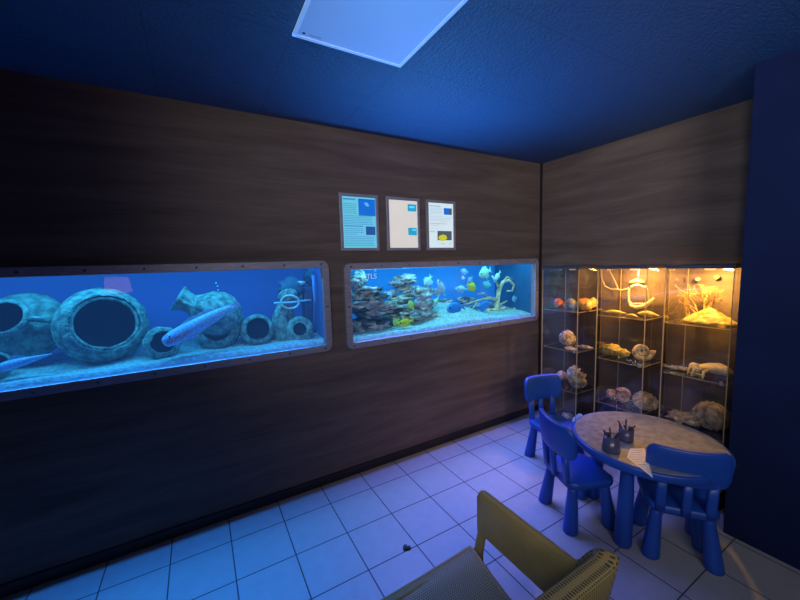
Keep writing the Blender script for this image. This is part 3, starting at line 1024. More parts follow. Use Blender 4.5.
def cabinet(y0, y1, label):
    """y0 > y1: left and right sides"""
    w, d = y0 - y1, CX1 - CX0
    t = empty('display_cabinet', ((CX0 + CX1) / 2, (y0 + y1) / 2, 0), 0, label, 'cabinet')
    g = .005
    m = MB(); m.box((0, 0, BASEZ / 2), (d, w, BASEZ), bevel=.004); m.build('base', M['dark'], t)
    m = MB(); m.box((0, 0, TOPZ + .012), (d, w, .024), bevel=.003); m.build('top_panel', mat('blue_grey_lid', (.05, .07, .12), .35, .2, var=.1), t)
    hz = TOPZ - BASEZ
    for s in (-1, 1):
        pane('side_glass', t, (0, s * (w / 2 - g / 2), BASEZ + hz / 2), (d - .002, g, hz - .002), 1)
    pane('glass_door', t, (-d / 2 + g / 2, 0, BASEZ + hz / 2), (g, w - 2 * g - .004, hz - .006), 0)
    pane('back_glass', t, (d / 2 - g / 2, 0, BASEZ + hz / 2), (g, w - 2 * g - .002, hz - .004), 0)
    for z in SH:
        pane('shelf', t, (.004, 0, z - .003), (d - .024, w - .022, g), 2)
    m = MB(); m.box((-d / 2 - .004, -w / 2 + .03, BASEZ + hz * .5), (.008, .02, .03), bevel=.002); m.build('door_lock', M['steel'], t)
    m = MB(); m.lathe([(.030, 0), (.030, -.012), (.022, -.016)], Matrix.Translation((.0125, 0, TOPZ - .001)), n=20); m.build('lamp', emis('warm_lamp_face', (1.0, .62, .25), 1.5 if y0 < -.8 else .3), t)
    return t


CAB = [(-0.337, -0.722), (-0.888, -1.273), (-1.389, -1.772)]
cabinet(*CAB[0], 'glass display cabinet reflecting the aquarium, nearest the wall corner')
cabinet(*CAB[1], 'glass display cabinet with a hanging shark jaw, middle of the three')
cabinet(*CAB[2], 'glass display cabinet with branching coral, nearest the navy wall')


# shells --------------------------------------------------------------------
def spiral_mesh(turns=3.2, grow=.165, height=.9, tube=.62, spikes=0, spike_amp=.5, n=14, m=None, ribs=0):
    """a coiled shell, unit sized and centred; axis z"""
    bmx = MB()
    rs = []
    N = int(turns * 22)
    for i in range(N + 1):
        th = 2 * PI * turns * i / N
        g = math.exp(grow * th) / math.exp(grow * 2 * PI * turns)
        c = Vector((g * math.cos(th), g * math.sin(th), -height * g * 1.6))
        er = Vector((math.cos(th), math.sin(th), 0)); ez = Vector((0, 0, 1))
        ring = []
        for k in range(n):
            a = 2 * PI * k / n
            r = g * tube
            if spikes and math.sin(a) > .2 and math.cos(a) > .1:
                ph = (th * spikes / (2 * PI)) % 1
                r *= 1 + spike_amp * max(0, 1 - abs(ph - .5) * 4)
            if ribs:
                r *= 1 + .06 * math.sin(th * ribs)
            ring.append(c + er * (r * math.cos(a)) + ez * (r * math.sin(a) * (1 + height * .6)))
        rs.append(ring)
    bmx.rings(rs, True, True, True)
    vs = list(bmx.bm.verts)
    mn = Vector([min(v.co[i] for v in vs) for i in range(3)]); mx = Vector([max(v.co[i] for v in vs) for i in range(3)])
    cc = (mn + mx) / 2; sz = max(mx - mn)
    for v in vs:
        v.co = (v.co - cc) / sz
    return bmx


def place(bmx, name, mt, px, zshelf, xdepth, size, rot, label, cat='shell', scale=(1, 1, 1), group=None, smooth=True):
    """rest a unit mesh on a cabinet shelf under the photograph's column px"""
    R = Euler(rot).to_matrix().to_4x4() @ Matrix.Diagonal((*[size * s for s in scale], 1))
    bmesh.ops.transform(bmx.bm, matrix=R, verts=bmx.bm.verts)
    # the shelf point seen in this column at this depth
    lo, hi = 200.0, 620.0
    for _ in range(40):
        mid = (lo + hi) / 2
        if at(px, mid, 'x', xdepth).z > zshelf:
            lo = mid
        else:
            hi = mid
    p = at(px, lo, 'x', xdepth)
    zmin = min(v.co.z for v in bmx.bm.verts)
    bmesh.ops.translate(bmx.bm, vec=(0, 0, -zmin + .0005), verts=bmx.bm.verts)
    o = bmx.build(name, mt, loc=(p.x, p.y, zshelf))
    tag(o, label, cat, group)
    return o


def clam(ribs=14, depth=.35, n=40, m_=12):
    """half shell: fan dome with radial ribs"""
    b_ = MB()
    rs = []
    for i in range(m_ + 1):
        s = i / m_
        ring = []
        for k in range(n):
            a = 2 * PI * k / n
            rr = s * .5 * (1 + .05 * math.cos(a * ribs) * s)
            x = rr * math.cos(a) * 1.1; y = rr * math.sin(a)
            ring.append(Vector((x, y, depth * (1 - s ** 2) + .012 * math.cos(a * ribs) * s)))
        rs.append(ring)
    b_.rings(rs[1:], True, True, False)
    under = [[Vector((p.x * .96, p.y * .96, p.z - .05)) for p in r] for r in reversed(rs[1:])]
    b_.rings(under, True, False, True)
    return b_


def lump(sx, sy, sz, amp, seed, n=5, freq=2.2):
    b_ = MB()
    rnd = random.Random(seed)
    for k in range(n):
        b_.blob((rnd.uniform(-.3, .3) * sx, rnd.uniform(-.3, .3) * sy, rnd.uniform(-.15, .15) * sz), (sx * .28, sy * .28, sz * .35), sub=3, amp=amp, freq=freq, seed=seed + k)
    return b_


def spindle(bend=.0, ridges=0):
    b_ = MB()
    rs = []
    n = 12
    for i in range(17):
        s = i / 16
        r = .5 * (.02 + .22 * math.sin(PI * min(1, s * 1.05)) ** 1.2)
        if ridges:
            r *= 1 + .12 * math.sin(s * ridges * 2 * PI)
        rs.append([Vector((s - .5, r * math.cos(2 * PI * k / n), r * .8 * math.sin(2 * PI * k / n) + bend * math.sin(PI * s))) for k in range(n)])
    b_.rings(rs, True, True, True)
    return b_


XM = -0.22
Z3, Z2, Z1 = SH[0] + .0005, SH[1] + .0005, SH[2] + .0005
C1, C2, C3 = ' in the cabinet nearest the corner', ' in the middle cabinet', ' in the cabinet by the navy wall'
# cabinet 1
place(spiral_mesh(2.6, .14, .9, .7), 'sea_shell', M['shellr'], 559, Z1, -.20, .12, (.9, .4, .3), 'red brown shell, left on the top shelf' + C1, scale=(1.4, 1, .8))
place(spiral_mesh(2.6, .14, .9, .7), 'sea_shell', M['shell'], 571, Z1, -.16, .12, (1.2, .2, 1.0), 'tan shell beside the red brown one on the top shelf' + C1, scale=(1.4, 1, .8))
place(lump(1, .8, .75, .35, 12, 6), 'sea_shell', M['shello'], 586.5, Z1, -.20, .17, (0, 0, 0), 'bright orange lumpy shell, right on the top shelf' + C1)
place(spiral_mesh(3.0, .13, .8, .72, ribs=9), 'turban_shell', M['shellb'], 566, Z2, -.24, .205, (.5, -.5, .6), 'large flecked turban shell on the middle shelf' + C1, scale=(1.0, 1.0, 1.0))
place(clam(10, .2), 'scallop_shell', M['shell'], 570.5, Z2, -.33, .10, (.1, 0, .5), 'flat pale shell in front of the flecked turban shell' + C1)
place(spindle(0, 4), 'sea_shell', M['shell'], 584, Z2, -.22, .16, (0, 0, 1.9), 'small cream shell right of the flecked turban shell' + C1, scale=(1, 1.1, 1.4))
place(spiral_mesh(2.8, .15, 1.0, .72, spikes=7, spike_amp=.75), 'spiny_conch', M['shell'], 575.5, Z3, -.25, .235, (.7, -.6, .9), 'large spiny conch shell on the lowest shelf' + C1, scale=(1.1, 1.1, .8))
place(spiral_mesh(2.6, .15, .9, .7), 'sea_shell', M['shellp'], 561, Z3, -.18, .13, (.8, .5, .2), 'small pink shell left of the large spiny conch' + C1)
place(spiral_mesh(2.6, .15, .9, .7, spikes=6, spike_amp=1.0), 'spiny_shell', M['white'], 579, BASEZ + .0005, -.30, .15, (.8, .3, .2), 'white spiny shell on the floor of the cabinet nearest the corner')
place(lump(1.3, .7, .5, .3, 31), 'sea_shell', M['shellp'], 566, BASEZ + .0005, -.26, .17, (0, 0, .5), 'dull pink shell beside the white spiny one' + C1)
# cabinet 2
place(spindle(.02, 9), 'auger_shell', M['shelly'], 614, Z1, -.25, .185, (0, 0, 1.75), 'long yellow ridged shell, left on the top shelf' + C2)
place(spindle(.03, 0), 'cowrie_shell', M['shelly'], 647, Z1, -.22, .19, (0, 0, 1.45), 'long smooth yellow shell, right on the top shelf' + C2, scale=(1, 1.2, 1.4))
place(spindle(.06, 5), 'sea_shell', M['coraly'], 632, Z1, -.32, .14, (0, 0, 1.2), 'straw shell between the two long yellow shells' + C2)
place(lump(1.0, 1.7, .75, .6, 5, 9, 3), 'coral_chunk', M['shelly'], 614.5, Z2, -.25, .122, (0, 0, 0), 'yellow coral chunk, left on the middle shelf' + C2, 'coral')


def ammonite(name, px, z, x, size, rot, label, mt):
    return place(spiral_mesh(3.4, .105, .0, .34, ribs=16), name, mt, px, z, x, size, rot, label)


ammonite('nautilus_shell', 643, Z2, -.20, .155, (PI / 2, 2.4, -.9), 'cream coiled nautilus shell standing on the middle shelf' + C2, M['shell'])
place(lump(1.0, .8, .7, .4, 9, 5), 'sea_shell', M['shellp'], 609.5, Z3, -.24, .12, (0, 0, .6), 'pink shell, left on the lowest shelf' + C2)
ammonite('coiled_shell', 622.5, Z3, -.24, .135, (PI / 2, .2, -.7), 'cream and pink coiled shell standing on the lowest shelf' + C2, M['shellp'])
place(clam(14, .3), 'half_shell', M['shellg'], 645, Z3, -.22, .17, tuple(Vector((-.5, -.5, .7)).to_track_quat('Z', 'Y').to_euler()), 'brown half shell leaning right on the lowest shelf' + C2)
# cabinet 3
mound = MB()
rs = []
for k in range(13):
    r = .5 * (1 - k / 12.5)
    rs.append([Vector((r * .62 * math.cos(a) * (1 + .12 * noise.noise(Vector((math.cos(a) * 2, math.sin(a) * 2, k * .5)))), r * math.sin(a) * (1 + .12 * noise.noise(Vector((math.cos(a) * 2, math.sin(a) * 2, k * .5 + 9)))),
                       .32 * (k / 12) ** .85 + .025 * noise.noise(Vector((math.cos(a) * 3, math.sin(a) * 3, k * 1.1))))) for a in [2 * PI * q / 40 for q in range(40)]])
mound.rings(rs, True, True, True)
place(mound, 'coral_mound', M['shelly'], 709, Z1, -.22, .335, (0, 0, 0), 'pale yellow coral mound on the top shelf' + C3, 'coral')
place(spindle(.0, 0), 'flat_shell', M['shell'], 681, Z2, -.25, .21, (0, 0, 1.8), 'long flat shell, left on the middle shelf' + C3, scale=(1, 1.2, .7))
place(spindle(.02, 3), 'sea_shell', M['shell'], 697, Z2, -.30, .14, (0, 0, 1.3), 'narrow pale shell in front of the dried crab' + C3, scale=(1, 1, .7))
place(clam(18, .34), 'half_shell', M['shellg'], 711, Z3, -.20, .205, tuple(Vector((-.75, -.5, .55)).to_track_quat('Z', 'Y').to_euler()), 'large grey brown half shell on the lowest shelf' + C3)
place(lump(1.0, 1.6, .5, .5, 41, 6), 'oyster_shell', M['shellg'], 684, Z3, -.27, .15, (0, 0, 0), 'flat rough oyster shell left of the large grey brown half shell')
place(lump(1.0, 1.2, .9, .4, 51, 6), 'sea_shell', M['shellb'], 719, BASEZ + .0005, -.28, .18, (0, 0, 0), 'brown shell on the floor of the cabinet by the navy wall')

# branching coral
rnd = random.Random(11)
m = MB()


def grow(p, d, r, L, lev):
    pts = [p]
    q = p.copy()
    for k in range(3):
        d = (d + Vector((rnd.uniform(-.25, .25), rnd.uniform(-.3, .3), rnd.uniform(-.2, .25)))).normalized()
        q = q + d * L / 3
        pts.append(q.copy())
    m.tube(pts, [r, r * .9, r * .8, r * .65], n=6)
    if lev > 0:
        for k in range(rnd.choice((2, 3))):
            dd = (d + Vector((rnd.uniform(-.5, .5), rnd.uniform(-.9, .9), rnd.uniform(-.45, .75)))).normalized()
            grow(pts[rnd.choice((2, 3))], dd, r * .68, L * .76, lev - 1)


base = at(703, 309, 'x', -.16)
base.z = Z1 + .012
for k in range(7):
    grow(Vector((rnd.uniform(-.01, .01), rnd.uniform(-.03, .03), 0)), Vector((rnd.uniform(-.25, .25), rnd.uniform(-1.3, 1.3), .75)).normalized(), .0062, .118, 4)
zt = TOPZ - .04 - base.z
for v in m.bm.verts:
    v.co.x = .11 * math.tanh(v.co.x / .13)
    v.co.y = .165 * math.tanh(v.co.y / .20)
    v.co.z = max(-.010, zt * math.tanh(v.co.z / zt * 1.1))
o = m.build('branching_coral', M['coraly'], loc=base)
tag(o, 'straw coloured branching coral rising behind the coral mound on the top shelf', 'coral')
# tiny round dots in front of the back glass
for px, py, nm in ((716.5, 277, 'tiny orange dot near the top right behind the branching coral'), (697.5, 279, 'tiny cream dot near the top left of the branching coral')):
    m = MB(); m.blob((0, 0, 0), (.014, .016, .016), sub=2, amp=.3)
    o = m.build('small_dot', M['shello'] if px > 700 else M['shell'], loc=at(px, py, 'x', -.047))
    tag(o, nm, 'shell')

# dried crab
c = at(713, 376, 'x', -.25); c.z = Z2
t = empty('dried_crab', c, 0, 'pale dried crab with splayed legs, middle shelf' + C3, 'crab')
m = MB()
rs = []
for s_, hw, hh, zc in ((-.10, .006, .006, .05), (-.07, .035, .022, .055), (-.03, .060, .034, .062), (.03, .068, .040, .066), (.08, .050, .028, .058), (.11, .015, .008, .050)):
    rs.append([Vector((hw * math.cos(2 * PI * k / 14), -s_, zc + hh * math.sin(2 * PI * k / 14))) for k in range(14)])
m.rings(rs, True, True, True)
m.build('carapace', M['bone'], t)
for pts in ([(-.05, .05, .05), (-.085, .075, .055), (-.10, .09, .003)], [(-.04, .075, .05), (-.05, .115, .052), (-.06, .125, .003)], [(-.01, .09, .05), (0, .13, .05), (-.01, .15, .003)],
            [(-.055, .01, .05), (-.10, .02, .05), (-.115, .02, .003)], [(.04, .08, .05), (.07, .11, .05), (.075, .12, .003)]):
    m = MB(); m.tube(pts, [.013, .011, .006], n=8); m.build('leg', M['bone'], t)
m = MB(); m.blob((-.02, .105, .062), (.030, .028, .020), amp=.25, sub=3); m.build('head', M['bone'], t)

# shark jaw hanging in cabinet 2
c = at(637, 296, 'x', -.17)
t = empty('shark_jaw', c, 0, 'yellow open shark jaw hanging by a string under the lid' + C2, 'jaw')
Pj = lambda x, y, xx=-.17: at(x, y, 'x', xx) - c
m = MB(); m.tube([Pj(630, 286), Pj(632, 282.5), Pj(637, 281), Pj(642, 282.5), Pj(645, 285)], [.014, .020, .022, .020, .014], n=10); m.build('upper_jaw', M['shelly'], t)
m = MB(); m.tube([Pj(630, 286), Pj(629, 293), Pj(628.5, 300), Pj(631, 306), Pj(637, 307.5, -.20), Pj(645, 306, -.20), Pj(650, 301.5, -.19), Pj(654, 298)], [.010, .009, .012, .015, .016, .015, .013, .008], n=10); m.build('lower_jaw', M['bone'], t)
m = MB(); m.tube([Pj(645, 285), Pj(647.5, 292), Pj(648.5, 302, -.19)], [.012, .007, .008], n=8); m.build('jaw_hinge', M['bone'], t)
m = MB()
for k in range(11):
    u = k / 10
    p = Pj(631 + 13 * u, 286.3 - 2.2 * math.sin(PI * u), -.185)
    m.lathe([(.005, 0), (.003, -.008), (.0005, -.018)], Matrix.Translation(p), n=6)
for k in range(9):
    u = k / 8
    p = Pj(632 + 14 * u, 304.5 - .8 * abs(u - .4), -.20)
    m.lathe([(.0045, 0), (.003, .007), (.0005, .014)], Matrix.Translation(p), n=6)
m.build('teeth', M['white'], t)
m = MB(); m.tube([Pj(638, 280.5), Pj(638.5, 274), at(639.5, 268, 'x', -.17) - c], .0028, n=6); m.build('string', M['cable'], t)

# cable loops
m = MB()
pp = [(601, 269), (601.5, 278), (605, 286), (611, 289), (616, 289), (622, 290), (627, 289), (631, 287)]
pc = [at(x, y, 'x', -.09) for x, y in pp]
c = pc[0].copy()
m.tube([p - c for p in pc], .0055, n=8)
o = m.build('cable', M['cable'], loc=c)
tag(o, 'pale cable sagging in a loop under the lid' + C2, 'cable')
m = MB()
pc = [at(x, y, 'x', -.06) for x, y in ((608, 269), (611, 273), (614, 279), (617, 286), (618.5, 290))]
c = pc[0].copy()
m.tube([p - c for p in pc], .0055, n=8)
o = m.build('cable', M['cable'], loc=c)
tag(o, 'short straight pale cable slanting down left of the shark jaw', 'cable')
# stick in cabinet 3
m = MB()
pc = [at(x, y, 'x', xx) for x, y, xx in ((675, 285, -.12), (680, 290, -.13), (687, 294, -.14), (696, 294, -.15))]
c = pc[0].copy()
m.tube([p - c for p in pc], [.005, .006, .006, .005], n=8)
o = m.build('coral_twig', M['coraly'], loc=c)
tag(o, 'lone straw coloured twig reaching left of the branching coral', 'coral')


# ------------------------------------------------------------------ children's table and chairs
def leg_mesh(top, bot, r0, r1, zt):
    m = MB()
    top, bot = Vector((*top, zt)), Vector((*bot, 0))
    ax = [(0, r1 * .92), (.02, r1), (.10, r1 * .97), (.5, (r0 * .55 + r1 * .45)), (.85, r0), (1, r0)]
    rs = []
    for s, r in ax:
        c_ = bot.lerp(top, s)
        rs.append([c_ + Vector((r * math.cos(2 * PI * k / 20), r * math.sin(2 * PI * k / 20), 0)) for k in range(20)])
    m.rings(rs, True, True, True)
    return m


def kids_chair(label):
    t = empty('kids_chair', (0, 0, 0), 0, label, 'chair')
    B = M['chairblue']
    SZ = .335
    # seat: rounded slab, front at +y
    m = MB()
    lo = rrect(.33, .315, .06, 6, 0, .01); hi = rrect(.345, .33, .065, 6, 0, .01); hi2 = rrect(.32, .305, .055, 6, 0, .01)
    m.rings([[Vector((p[0], p[1], SZ - .05)) for p in lo], [Vector((p[0], p[1], SZ - .035)) for p in hi], [Vector((p[0], p[1], SZ - .008)) for p in hi], [Vector((p[0], p[1], SZ)) for p in hi2]], True, True, True)
    m.build('seat', B, t)
    for sx in (-1, 1):
        for sy in (-1, 1):
            leg_mesh((sx * .120, sy * .110 + .005), (sx * .150, sy * .140 + .005), .030, .047, SZ - .03).build('leg', B, t)
    # backrest panel, leaning back and gently curved
    m = MB()
    W, Hh, z0 = .385, .222, .486
    th, cr = .036, .055

    def curve(x, z):
        return -.150 - (z - .33) * .10 + .045 * (x / (W / 2)) ** 2 - .012
    rs = []
    for k in range(33):
        x = -W / 2 * math.cos(PI * k / 32)
        e = max(0, abs(x) - (W / 2 - cr))
        cut = cr - math.sqrt(max(0, cr * cr - e * e))
        za, zb = z0 + cut, z0 + Hh - cut
        if zb - za < .01:
            continue
        t2 = th / 2 * (1 if e < cr * .8 else .75)
        ring = []
        for (z, o_) in [(za + .012, t2), (za + .25 * (zb - za), t2), (za + .5 * (zb - za), t2), (za + .75 * (zb - za), t2), (zb - .012, t2), (zb - .003, t2 * .7), (zb, 0),
                        (zb - .003, -t2 * .7), (zb - .012, -t2), (za + .75 * (zb - za), -t2), (za + .5 * (zb - za), -t2), (za + .25 * (zb - za), -t2), (za + .012, -t2), (za + .003, -t2 * .7), (za, 0), (za + .003, t2 * .7)]:
            ring.append(Vector((x, curve(x, z) + o_, z)))
        rs.append(ring)
    m.rings(rs, True, True, True)
    m.build('backrest', B, t)
    for x in (-.115, 0, .115):
        m = MB()
        rs = []
        wz = .050 if x else .044
        for z in (SZ - .03, SZ + .02, SZ + .08, z0 + .03):
            y = curve(x, z)
            rs.append([Vector((x + p[0], y + p[1], z)) for p in rrect(wz, .030, .012, 3)])
        m.rings(rs, True, True, True)
        m.build('slat', B, t)
    return t


def put(t, loc, fwd):
    t.location = loc
    t.rotation_euler = (0, 0, math.atan2(fwd[1], fwd[0]) - PI / 2)


ch = kids_chair('blue plastic kids chair left of the round table, its back to the foreground bench')
fB = Vector((.93, -.38)); put(ch, (-1.340 + fB.x * .14, -1.205 + fB.y * .14, 0), fB)
ch2 = copy_tree(ch); ch2['label'] = 'blue plastic kids chair in front of the round table, its back hiding the table edge'
fC = Vector((.79, .61)); put(ch2, (-1.072 + fC.x * .14, -1.822 + fC.y * .14, 0), fC)
ch3 = copy_tree(ch); ch3['label'] = 'blue plastic kids chair farthest back, facing us beside the corner cabinet'
fA = Vector((-.2, -.98)); put(ch3, (-.725 + fA.x * .14, -.62 + fA.y * .14, 0), fA)
for c_ in (ch, ch2, ch3):
    c_['group'] = 'blue kids chairs around the table'

TC = (-.897, -1.531)
TZ = .575
t = empty('kids_table', (*TC, 0), 0, 'round blue plastic kids table with a speckled top greyed by reflected warm light', 'table')
m = MB(); m.lathe([(.385, TZ - .06), (.418, TZ - .055), (.428, TZ - .045), (.430, TZ - .012), (.424, TZ - .004), (.405, TZ - .004)], n=72); m.build('rim', M['chairblue'], t)
m = MB(); m.lathe([(.414, TZ - .0045), (.414, TZ - .001), (.410, TZ)], n=72); m.build('tabletop', M['tabletop'], t)
lp = at(625, 540, 'z', 0)
a0 = math.atan2(lp.y - TC[1], lp.x - TC[0])
for k in range(4):
    a = a0 + k * PI / 2
    leg_mesh((.27 * math.cos(a), .27 * math.sin(a)), (.315 * math.cos(a), .315 * math.sin(a)), .036, .050, TZ - .03).build('leg', M['chairblue'], t)


def cup(px, py, r0, r1, h, label, n, seed):
    p = at(px, py, 'z', TZ)
    t = empty('crayon_cup', p, 0, label, 'cup')
    m = MB()
    m.lathe([(r1 * .2, .001), (r1, .001), (r1, .012), (r0, h), (r0 - .003, h), (r1 - .004, .006), (r1 * .2, .006)], n=28)
    m.build('cup', M['cup'], t)
    rn = random.Random(seed)
    for k in range(n):
        a = 2 * PI * k / n + rn.uniform(-.3, .3)
        lean = rn.uniform(.6, 1.5)
        q0 = Vector((-.4 * r1 * math.cos(a), -.4 * r1 * math.sin(a), .012))
        q1 = Vector((r0 * .72 * math.cos(a), r0 * .72 * math.sin(a), h))
        q2 = q1 + (q1 - q0).normalized() * rn.uniform(.012, .045)
        m = MB(); m.tube([q0, q1, q2, q2 + (q1 - q0).normalized() * .010], [.0055, .0055, .0055, .002], n=8)
        o = m.build('crayon', M['crayon'] if k % 4 else M['crayon2'], loc=p)
        tag(o, 'dark crayon standing in the ' + ('nearer' if seed == 1 else 'farther') + ' of the two cups on the round table', 'crayon', 'crayons in the %s cup' % ('nearer' if seed == 1 else 'farther'))
    return t


cup(611, 450.5, .040, .050, .098, 'smoky plastic cup of crayons, nearer of the two on the round table', 7, 1)
cup(626, 440, .042, .042, .082, 'smoky plastic cup of crayons, farther of the two on the round table', 8, 2)
# printed sheet
pts = [at(x, y, 'z', TZ + .0006) for x, y in ((630, 448.5), (644.5, 448.5), (653, 478), (627, 457.5))]
c = pts[3].copy(); c.z = TZ
pl = empty('paper_sheet', c, 0, 'printed cream paper sheet lying at the near edge of the round table', 'paper')
m = MB()
va = [m.bm.verts.new(p - c) for p in pts]; m.bm.faces.new(va)
m.build('sheet', M['paper'], pl)
def cross2(a, b):
    return a.x * b.y - a.y * b.x


e_ = (pts[1] - pts[0])
for r in range(7):
    b_ = pts[1].lerp(pts[2], .07 + .085 * r)
    best = None
    for s0, s1 in ((pts[0], pts[3]), (pts[3], pts[2])):
        den = cross2(e_, s1 - s0)
        tt = cross2(s0 - b_, s1 - s0) / den
        uu = cross2(s0 - b_, e_) / den
        if 0 <= uu <= 1:
            best = b_ + e_ * tt
    q, q2 = best.lerp(b_, .12) - c, best.lerp(b_, random.uniform(.65, .9)) - c
    m = MB()
    m.tube([q.lerp(q2, k / 6) + Vector((0, .001 * (-1) ** k, .0006)) for k in range(7)], .0014, n=4)
    m.build('text_line', M['ink'], pl)

# ------------------------------------------------------------------ foreground bench
AX, AY = -2.860, -1.700
t = empty('garden_bench', (AX, AY, 0), 0, 'olive perforated plastic bench with armrests in the foreground, facing the aquariums', 'bench')


def uvgrid(m, rows, us, vs, mi=0):
    uvl = m.bm.loops.layers.uv.verify()
    V = [[m.bm.verts.new(p) for p in r] for r in rows]
    for j in range(len(V) - 1):
        for i in range(len(V[0]) - 1):
            f = m.bm.faces.new((V[j][i], V[j][i + 1], V[j + 1][i + 1], V[j + 1][i]))
            f.smooth = True
            f.material_index = mi
            for lp_, (jj, ii) in zip(f.loops, ((j, i), (j, i + 1), (j + 1, i + 1), (j + 1, i))):
                lp_[uvl].uv = (us[ii], vs[jj])


SW = .555
SEATZ = .39
# seat shell
m = MB()
nx, ny = 40, 20
rows = []; us = [-SW + 2 * SW * i / nx for i in range(nx + 1)]; vs = []
for j in range(ny + 1):
    y = .272 - .52 * j / ny
    vs.append(y)
    row = []
    for x in us:
        z = SEATZ - .022 * (1 - (x / SW) ** 2) - .012 * max(0, (y - .20) / .072) ** 2 + (.02 * max(0, -y) / .25)
        row.append(Vector((x * (1 - .16 * (j / ny) ** .8), y, z)))
    rows.append(row)
uvgrid(m, rows, us, vs)
low = [[Vector((p.x * .985, p.y, p.z - .016)) for p in r] for r in rows]
uvgrid(m, low, us, vs)
m.build('seat', M['perf'], t, normals=False)
m = MB()
edge = [rows[j][0] for j in range(ny, -1, -1)] + [rows[0][i] for i in range(1, nx + 1)] + [rows[j][nx] for j in range(1, ny + 1)]
m.tube([p - Vector((0, 0, .008)) for p in edge], .012, n=8)
m.build('seat_rim', M['olive'], t)

# arms and back: a band following a U around the seat
ARM_X, BACK_Y, CR = .595, -.300, .055


def upath(s):
    """s in -1..1 from right arm front round the back to left arm front; returns (x, y, nx, ny, k) k=0 on arm 1 on back"""
    straight = .26 - (BACK_Y + CR)          # arm length
    arc = CR * PI / 2
    half = straight + arc + (ARM_X - CR)
    d = abs(s) * half
    sg = 1 if s >= 0 else -1
    # measured from the middle of the back
    bl = ARM_X - CR
    if d < bl:
        x, y, a = d, BACK_Y, -PI / 2
    elif d < bl + arc:
        th = (d - bl) / CR
        a = -PI / 2 + th
        x, y = bl + CR * math.cos(a), BACK_Y + CR + CR * math.sin(a)
    else:
        a = 0
        x, y = ARM_X, BACK_Y + CR + (d - bl - arc)
    k = 1 - min(1, max(0, (d - bl - .02) / (arc * 1.0)))
    k = k * k * (3 - 2 * k)
    return sg * x, y, sg * math.cos(a), math.sin(a), k, half * s


def band(s0, s1, n, inner_mat, name, mats):
    m = MB()
    us = []; prof_rows = [[] for _ in range(15)]
    for i in range(n + 1):
        s = s0 + (s1 - s0) * i / n
        x, y, nx_, ny_, k, d = upath(s)
        th = .034 + .035 * k
        zt = .672 + (.805 - .672) * k
        zb = .450 + .02 * k
        # round the free front corner of the arm
        fe = max(0, (abs(s) - .975) / .025)
        zt2 = zt - .03 * fe ** 2.5
        lean = .05 * k
        out = Vector((nx_, ny_, 0))
        c0 = Vector((x, y, 0))
        def P(z, o_):
            return c0 + out * (o_ + lean * (z - .47) / .3 + .01) + Vector((0, 0, z))
        hz = zt2 - zb
        sect = [(zb + .006, -th / 2), (zb + .33 * hz, -th / 2), (zb + .66 * hz, -th / 2), (zt2 - .010, -th / 2), (zt2 - .003, -th / 2 + .005), (zt2, -th / 2 + .012), (zt2, 0), (zt2, th / 2 - .012), (zt2 - .003, th / 2 - .005),
                (zt2 - .010, th / 2), (zb + .66 * hz, th / 2), (zb + .33 * hz, th / 2), (zb + .006, th / 2), (zb, th / 2 - .006), (zb + .006, -th / 2)]
        for r_, (z, o_) in enumerate(sect):
            prof_rows[r_].append(P(z, o_))
        us.append(d)
    vs_ = [0]
    for r_ in range(1, 15):
        vs_.append(vs_[-1] + (prof_rows[r_][0] - prof_rows[r_ - 1][0]).length)
    uvgrid(m, prof_rows, us, vs_)
    for e in (0, -1):
        ring = [r_[e] for r_ in prof_rows[:-1]]
        m.bm.faces.new([m.bm.verts.new(p) for p in ring])
    return m.build(name, mats, t)


band(-.555, .555, 80, 0, 'backrest', M['perf'])
band(.555, 1.0, 40, 0, 'armrest', M['olive'])
band(-1.0, -.555, 40, 0, 'armrest', M['olive'])
for s in (-1, 1):
    m = MB()
    # front post of the arm running on down as the front leg
    pts = [(s * ARM_X + s * .010, .240, .60), (s * (ARM_X + .008), .240, .46), (s * (ARM_X - .015), .243, .36), (s * (ARM_X - .0), .255, .2), (s * (ARM_X + .01), .27, 0.0)]
    rs = [[Vector((p[0] + q[0], p[1] + q[1], p[2])) for q in rrect(.032, w_, .010, 3)] for p, w_ in zip(pts, (.045, .040, .045, .04, .032))]
    m.rings(rs, True, True, True)
    m.build('leg', M['olive'], t)
    m = MB()
    pts = [(s * .44, -.285, .50), (s * .45, -.262, .38), (s * .47, -.30, .2), (s * .49, -.34, 0.0)]
    rs = [[Vector((p[0] + q[0], p[1] + q[1], p[2])) for q in rrect(.036, w_, .010, 3)] for p, w_ in zip(pts, (.045, .045, .04, .032))]
    m.rings(rs, True, True, True)
    m.build('leg', M['olive'], t)
m = MB()
m.tube([(-ARM_X + .02, .235, SEATZ - .03), (ARM_X - .02, .235, SEATZ - .03)], .012, n=8)
m.build('seat_bar', M['olive'], t)

# lump on the floor
p = at(407, 548, 'z', 0)
m = MB()
for k in range(5):
    m.blob((random.uniform(-.014, .014), random.uniform(-.012, .012), .008), (.014, .012, .010), sub=2, amp=.4, seed=k)
o = m.build('dark_crumb', M['stone'], loc=(p.x, p.y, 0))
for v in o.data.vertices:
    v.co.z = max(0.0, v.co.z)
tag(o, 'small dark crumb lying on the floor tiles in front of the bench', 'crumb')

# floor lamp behind the viewer: it shows as a pink reflection in the left aquarium
t = empty('floor_lamp', (-4.33, -3.55, 0), 0, 'pink shaded floor lamp behind the viewer, reflected in the left aquarium', 'lamp')
m = MB(); m.lathe([(.14, 0), (.14, .015), (.03, .03), (.012, .05)], n=32); m.build('base', M['dark'], t)
m = MB(); m.tube([(0, 0, .03), (0, 0, 1.48)], .011, n=12); m.build('pole', M['dark'], t)
m = MB(); m.lathe([(.17, 1.47), (.13, 1.69)], n=40, cap0=False, cap1=False); m.build('lamp_shade', emis('pink_lamp_shade', (1.0, .45, .45), 3.0), t)


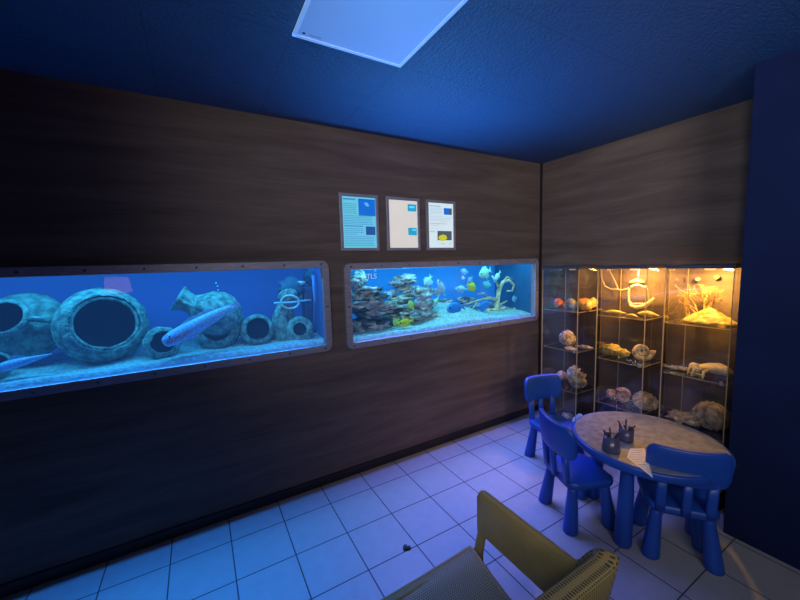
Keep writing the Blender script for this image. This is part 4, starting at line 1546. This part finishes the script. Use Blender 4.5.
# ------------------------------------------------------------------ lights
def area(name, loc, d, sx, sy, power, col, spread=180):
    l = bpy.data.lights.new(name, 'AREA')
    l.shape = 'RECTANGLE'; l.size = sx; l.size_y = sy
    l.energy = power; l.color = col
    l.spread = math.radians(spread)
    o = bpy.data.objects.new(name, l)
    COL.objects.link(o)
    z = -Vector(d).normalized()
    x = Vector((1, 0, 0)); x = (x - z * x.dot(z)).normalized()
    y = z.cross(x)
    o.matrix_world = Matrix.Translation(loc) @ Matrix((x, y, z)).transposed().to_4x4()
    return o


def spot(name, loc, d, power, col, ang=120, rad=.03):
    l = bpy.data.lights.new(name, 'SPOT')
    l.energy = power; l.color = col; l.spot_size = math.radians(ang); l.spot_blend = .6; l.shadow_soft_size = rad
    o = bpy.data.objects.new(name, l)
    COL.objects.link(o)
    o.location = loc
    o.rotation_euler = Vector(d).to_track_quat('-Z', 'Y').to_euler()
    return o


# lamps inside the tank hoods
area('hood_lamp', (-3.75, .10, 1.90), (0, .18, -1), 2.4, .16, 15, (.07, .54, .95))
area('hood_lamp', (-1.20, .12, 1.87), (0, .18, -1), 2.1, .16, 13, (.19, .80, .95))
# strips added at the glass stand in for water light on tiles and ceiling
area('tank_glow', (-3.75, -.012, 1.70), (0, -.45, -1), 2.4, .02, 17, (.03, .26, 1.0), 76)
area('tank_glow', (-1.20, -.012, 1.68), (0, -.45, -1), 2.1, .02, 20, (.18, .22, 1.0), 76)
area('tank_glow', (-3.75, -.012, 1.19), (0, -.35, 1), 2.4, .02, .6, (.05, .25, 1.0))
area('tank_glow', (-1.75, -.012, 1.19), (0, -.45, 1), 1.0, .02, 10, (.06, .38, 1.0), 80)
# added fill lights behind the viewer, no such lamps seen
area('room_fill', (-3.3, -4.3, 2.42), (1.0, 1, .08), 1.2, .5, 24, (.98, .90, .98), 104)
area('room_fill', (-4.9, -3.2, 2.44), (1, .50, .03), .5, .5, 11, (.90, .95, 1.0), 84)
for i, (y0, y1) in enumerate(CAB):
    area('cabinet_lamp', (-.20, (y0 + y1) / 2, TOPZ - .02), (.42, 0, -1), .05, .05, (1.0, 24, 25)[i], (1.0, .47, .10))
w = bpy.data.worlds.new('world')
w.use_nodes = True
w.node_tree.nodes['Background'].inputs[0].default_value = (.02, .04, .12, 1)
w.node_tree.nodes['Background'].inputs[1].default_value = 0.2
sc.world = w
sc.view_settings.view_transform = 'Standard'
sc.view_settings.look = 'None'
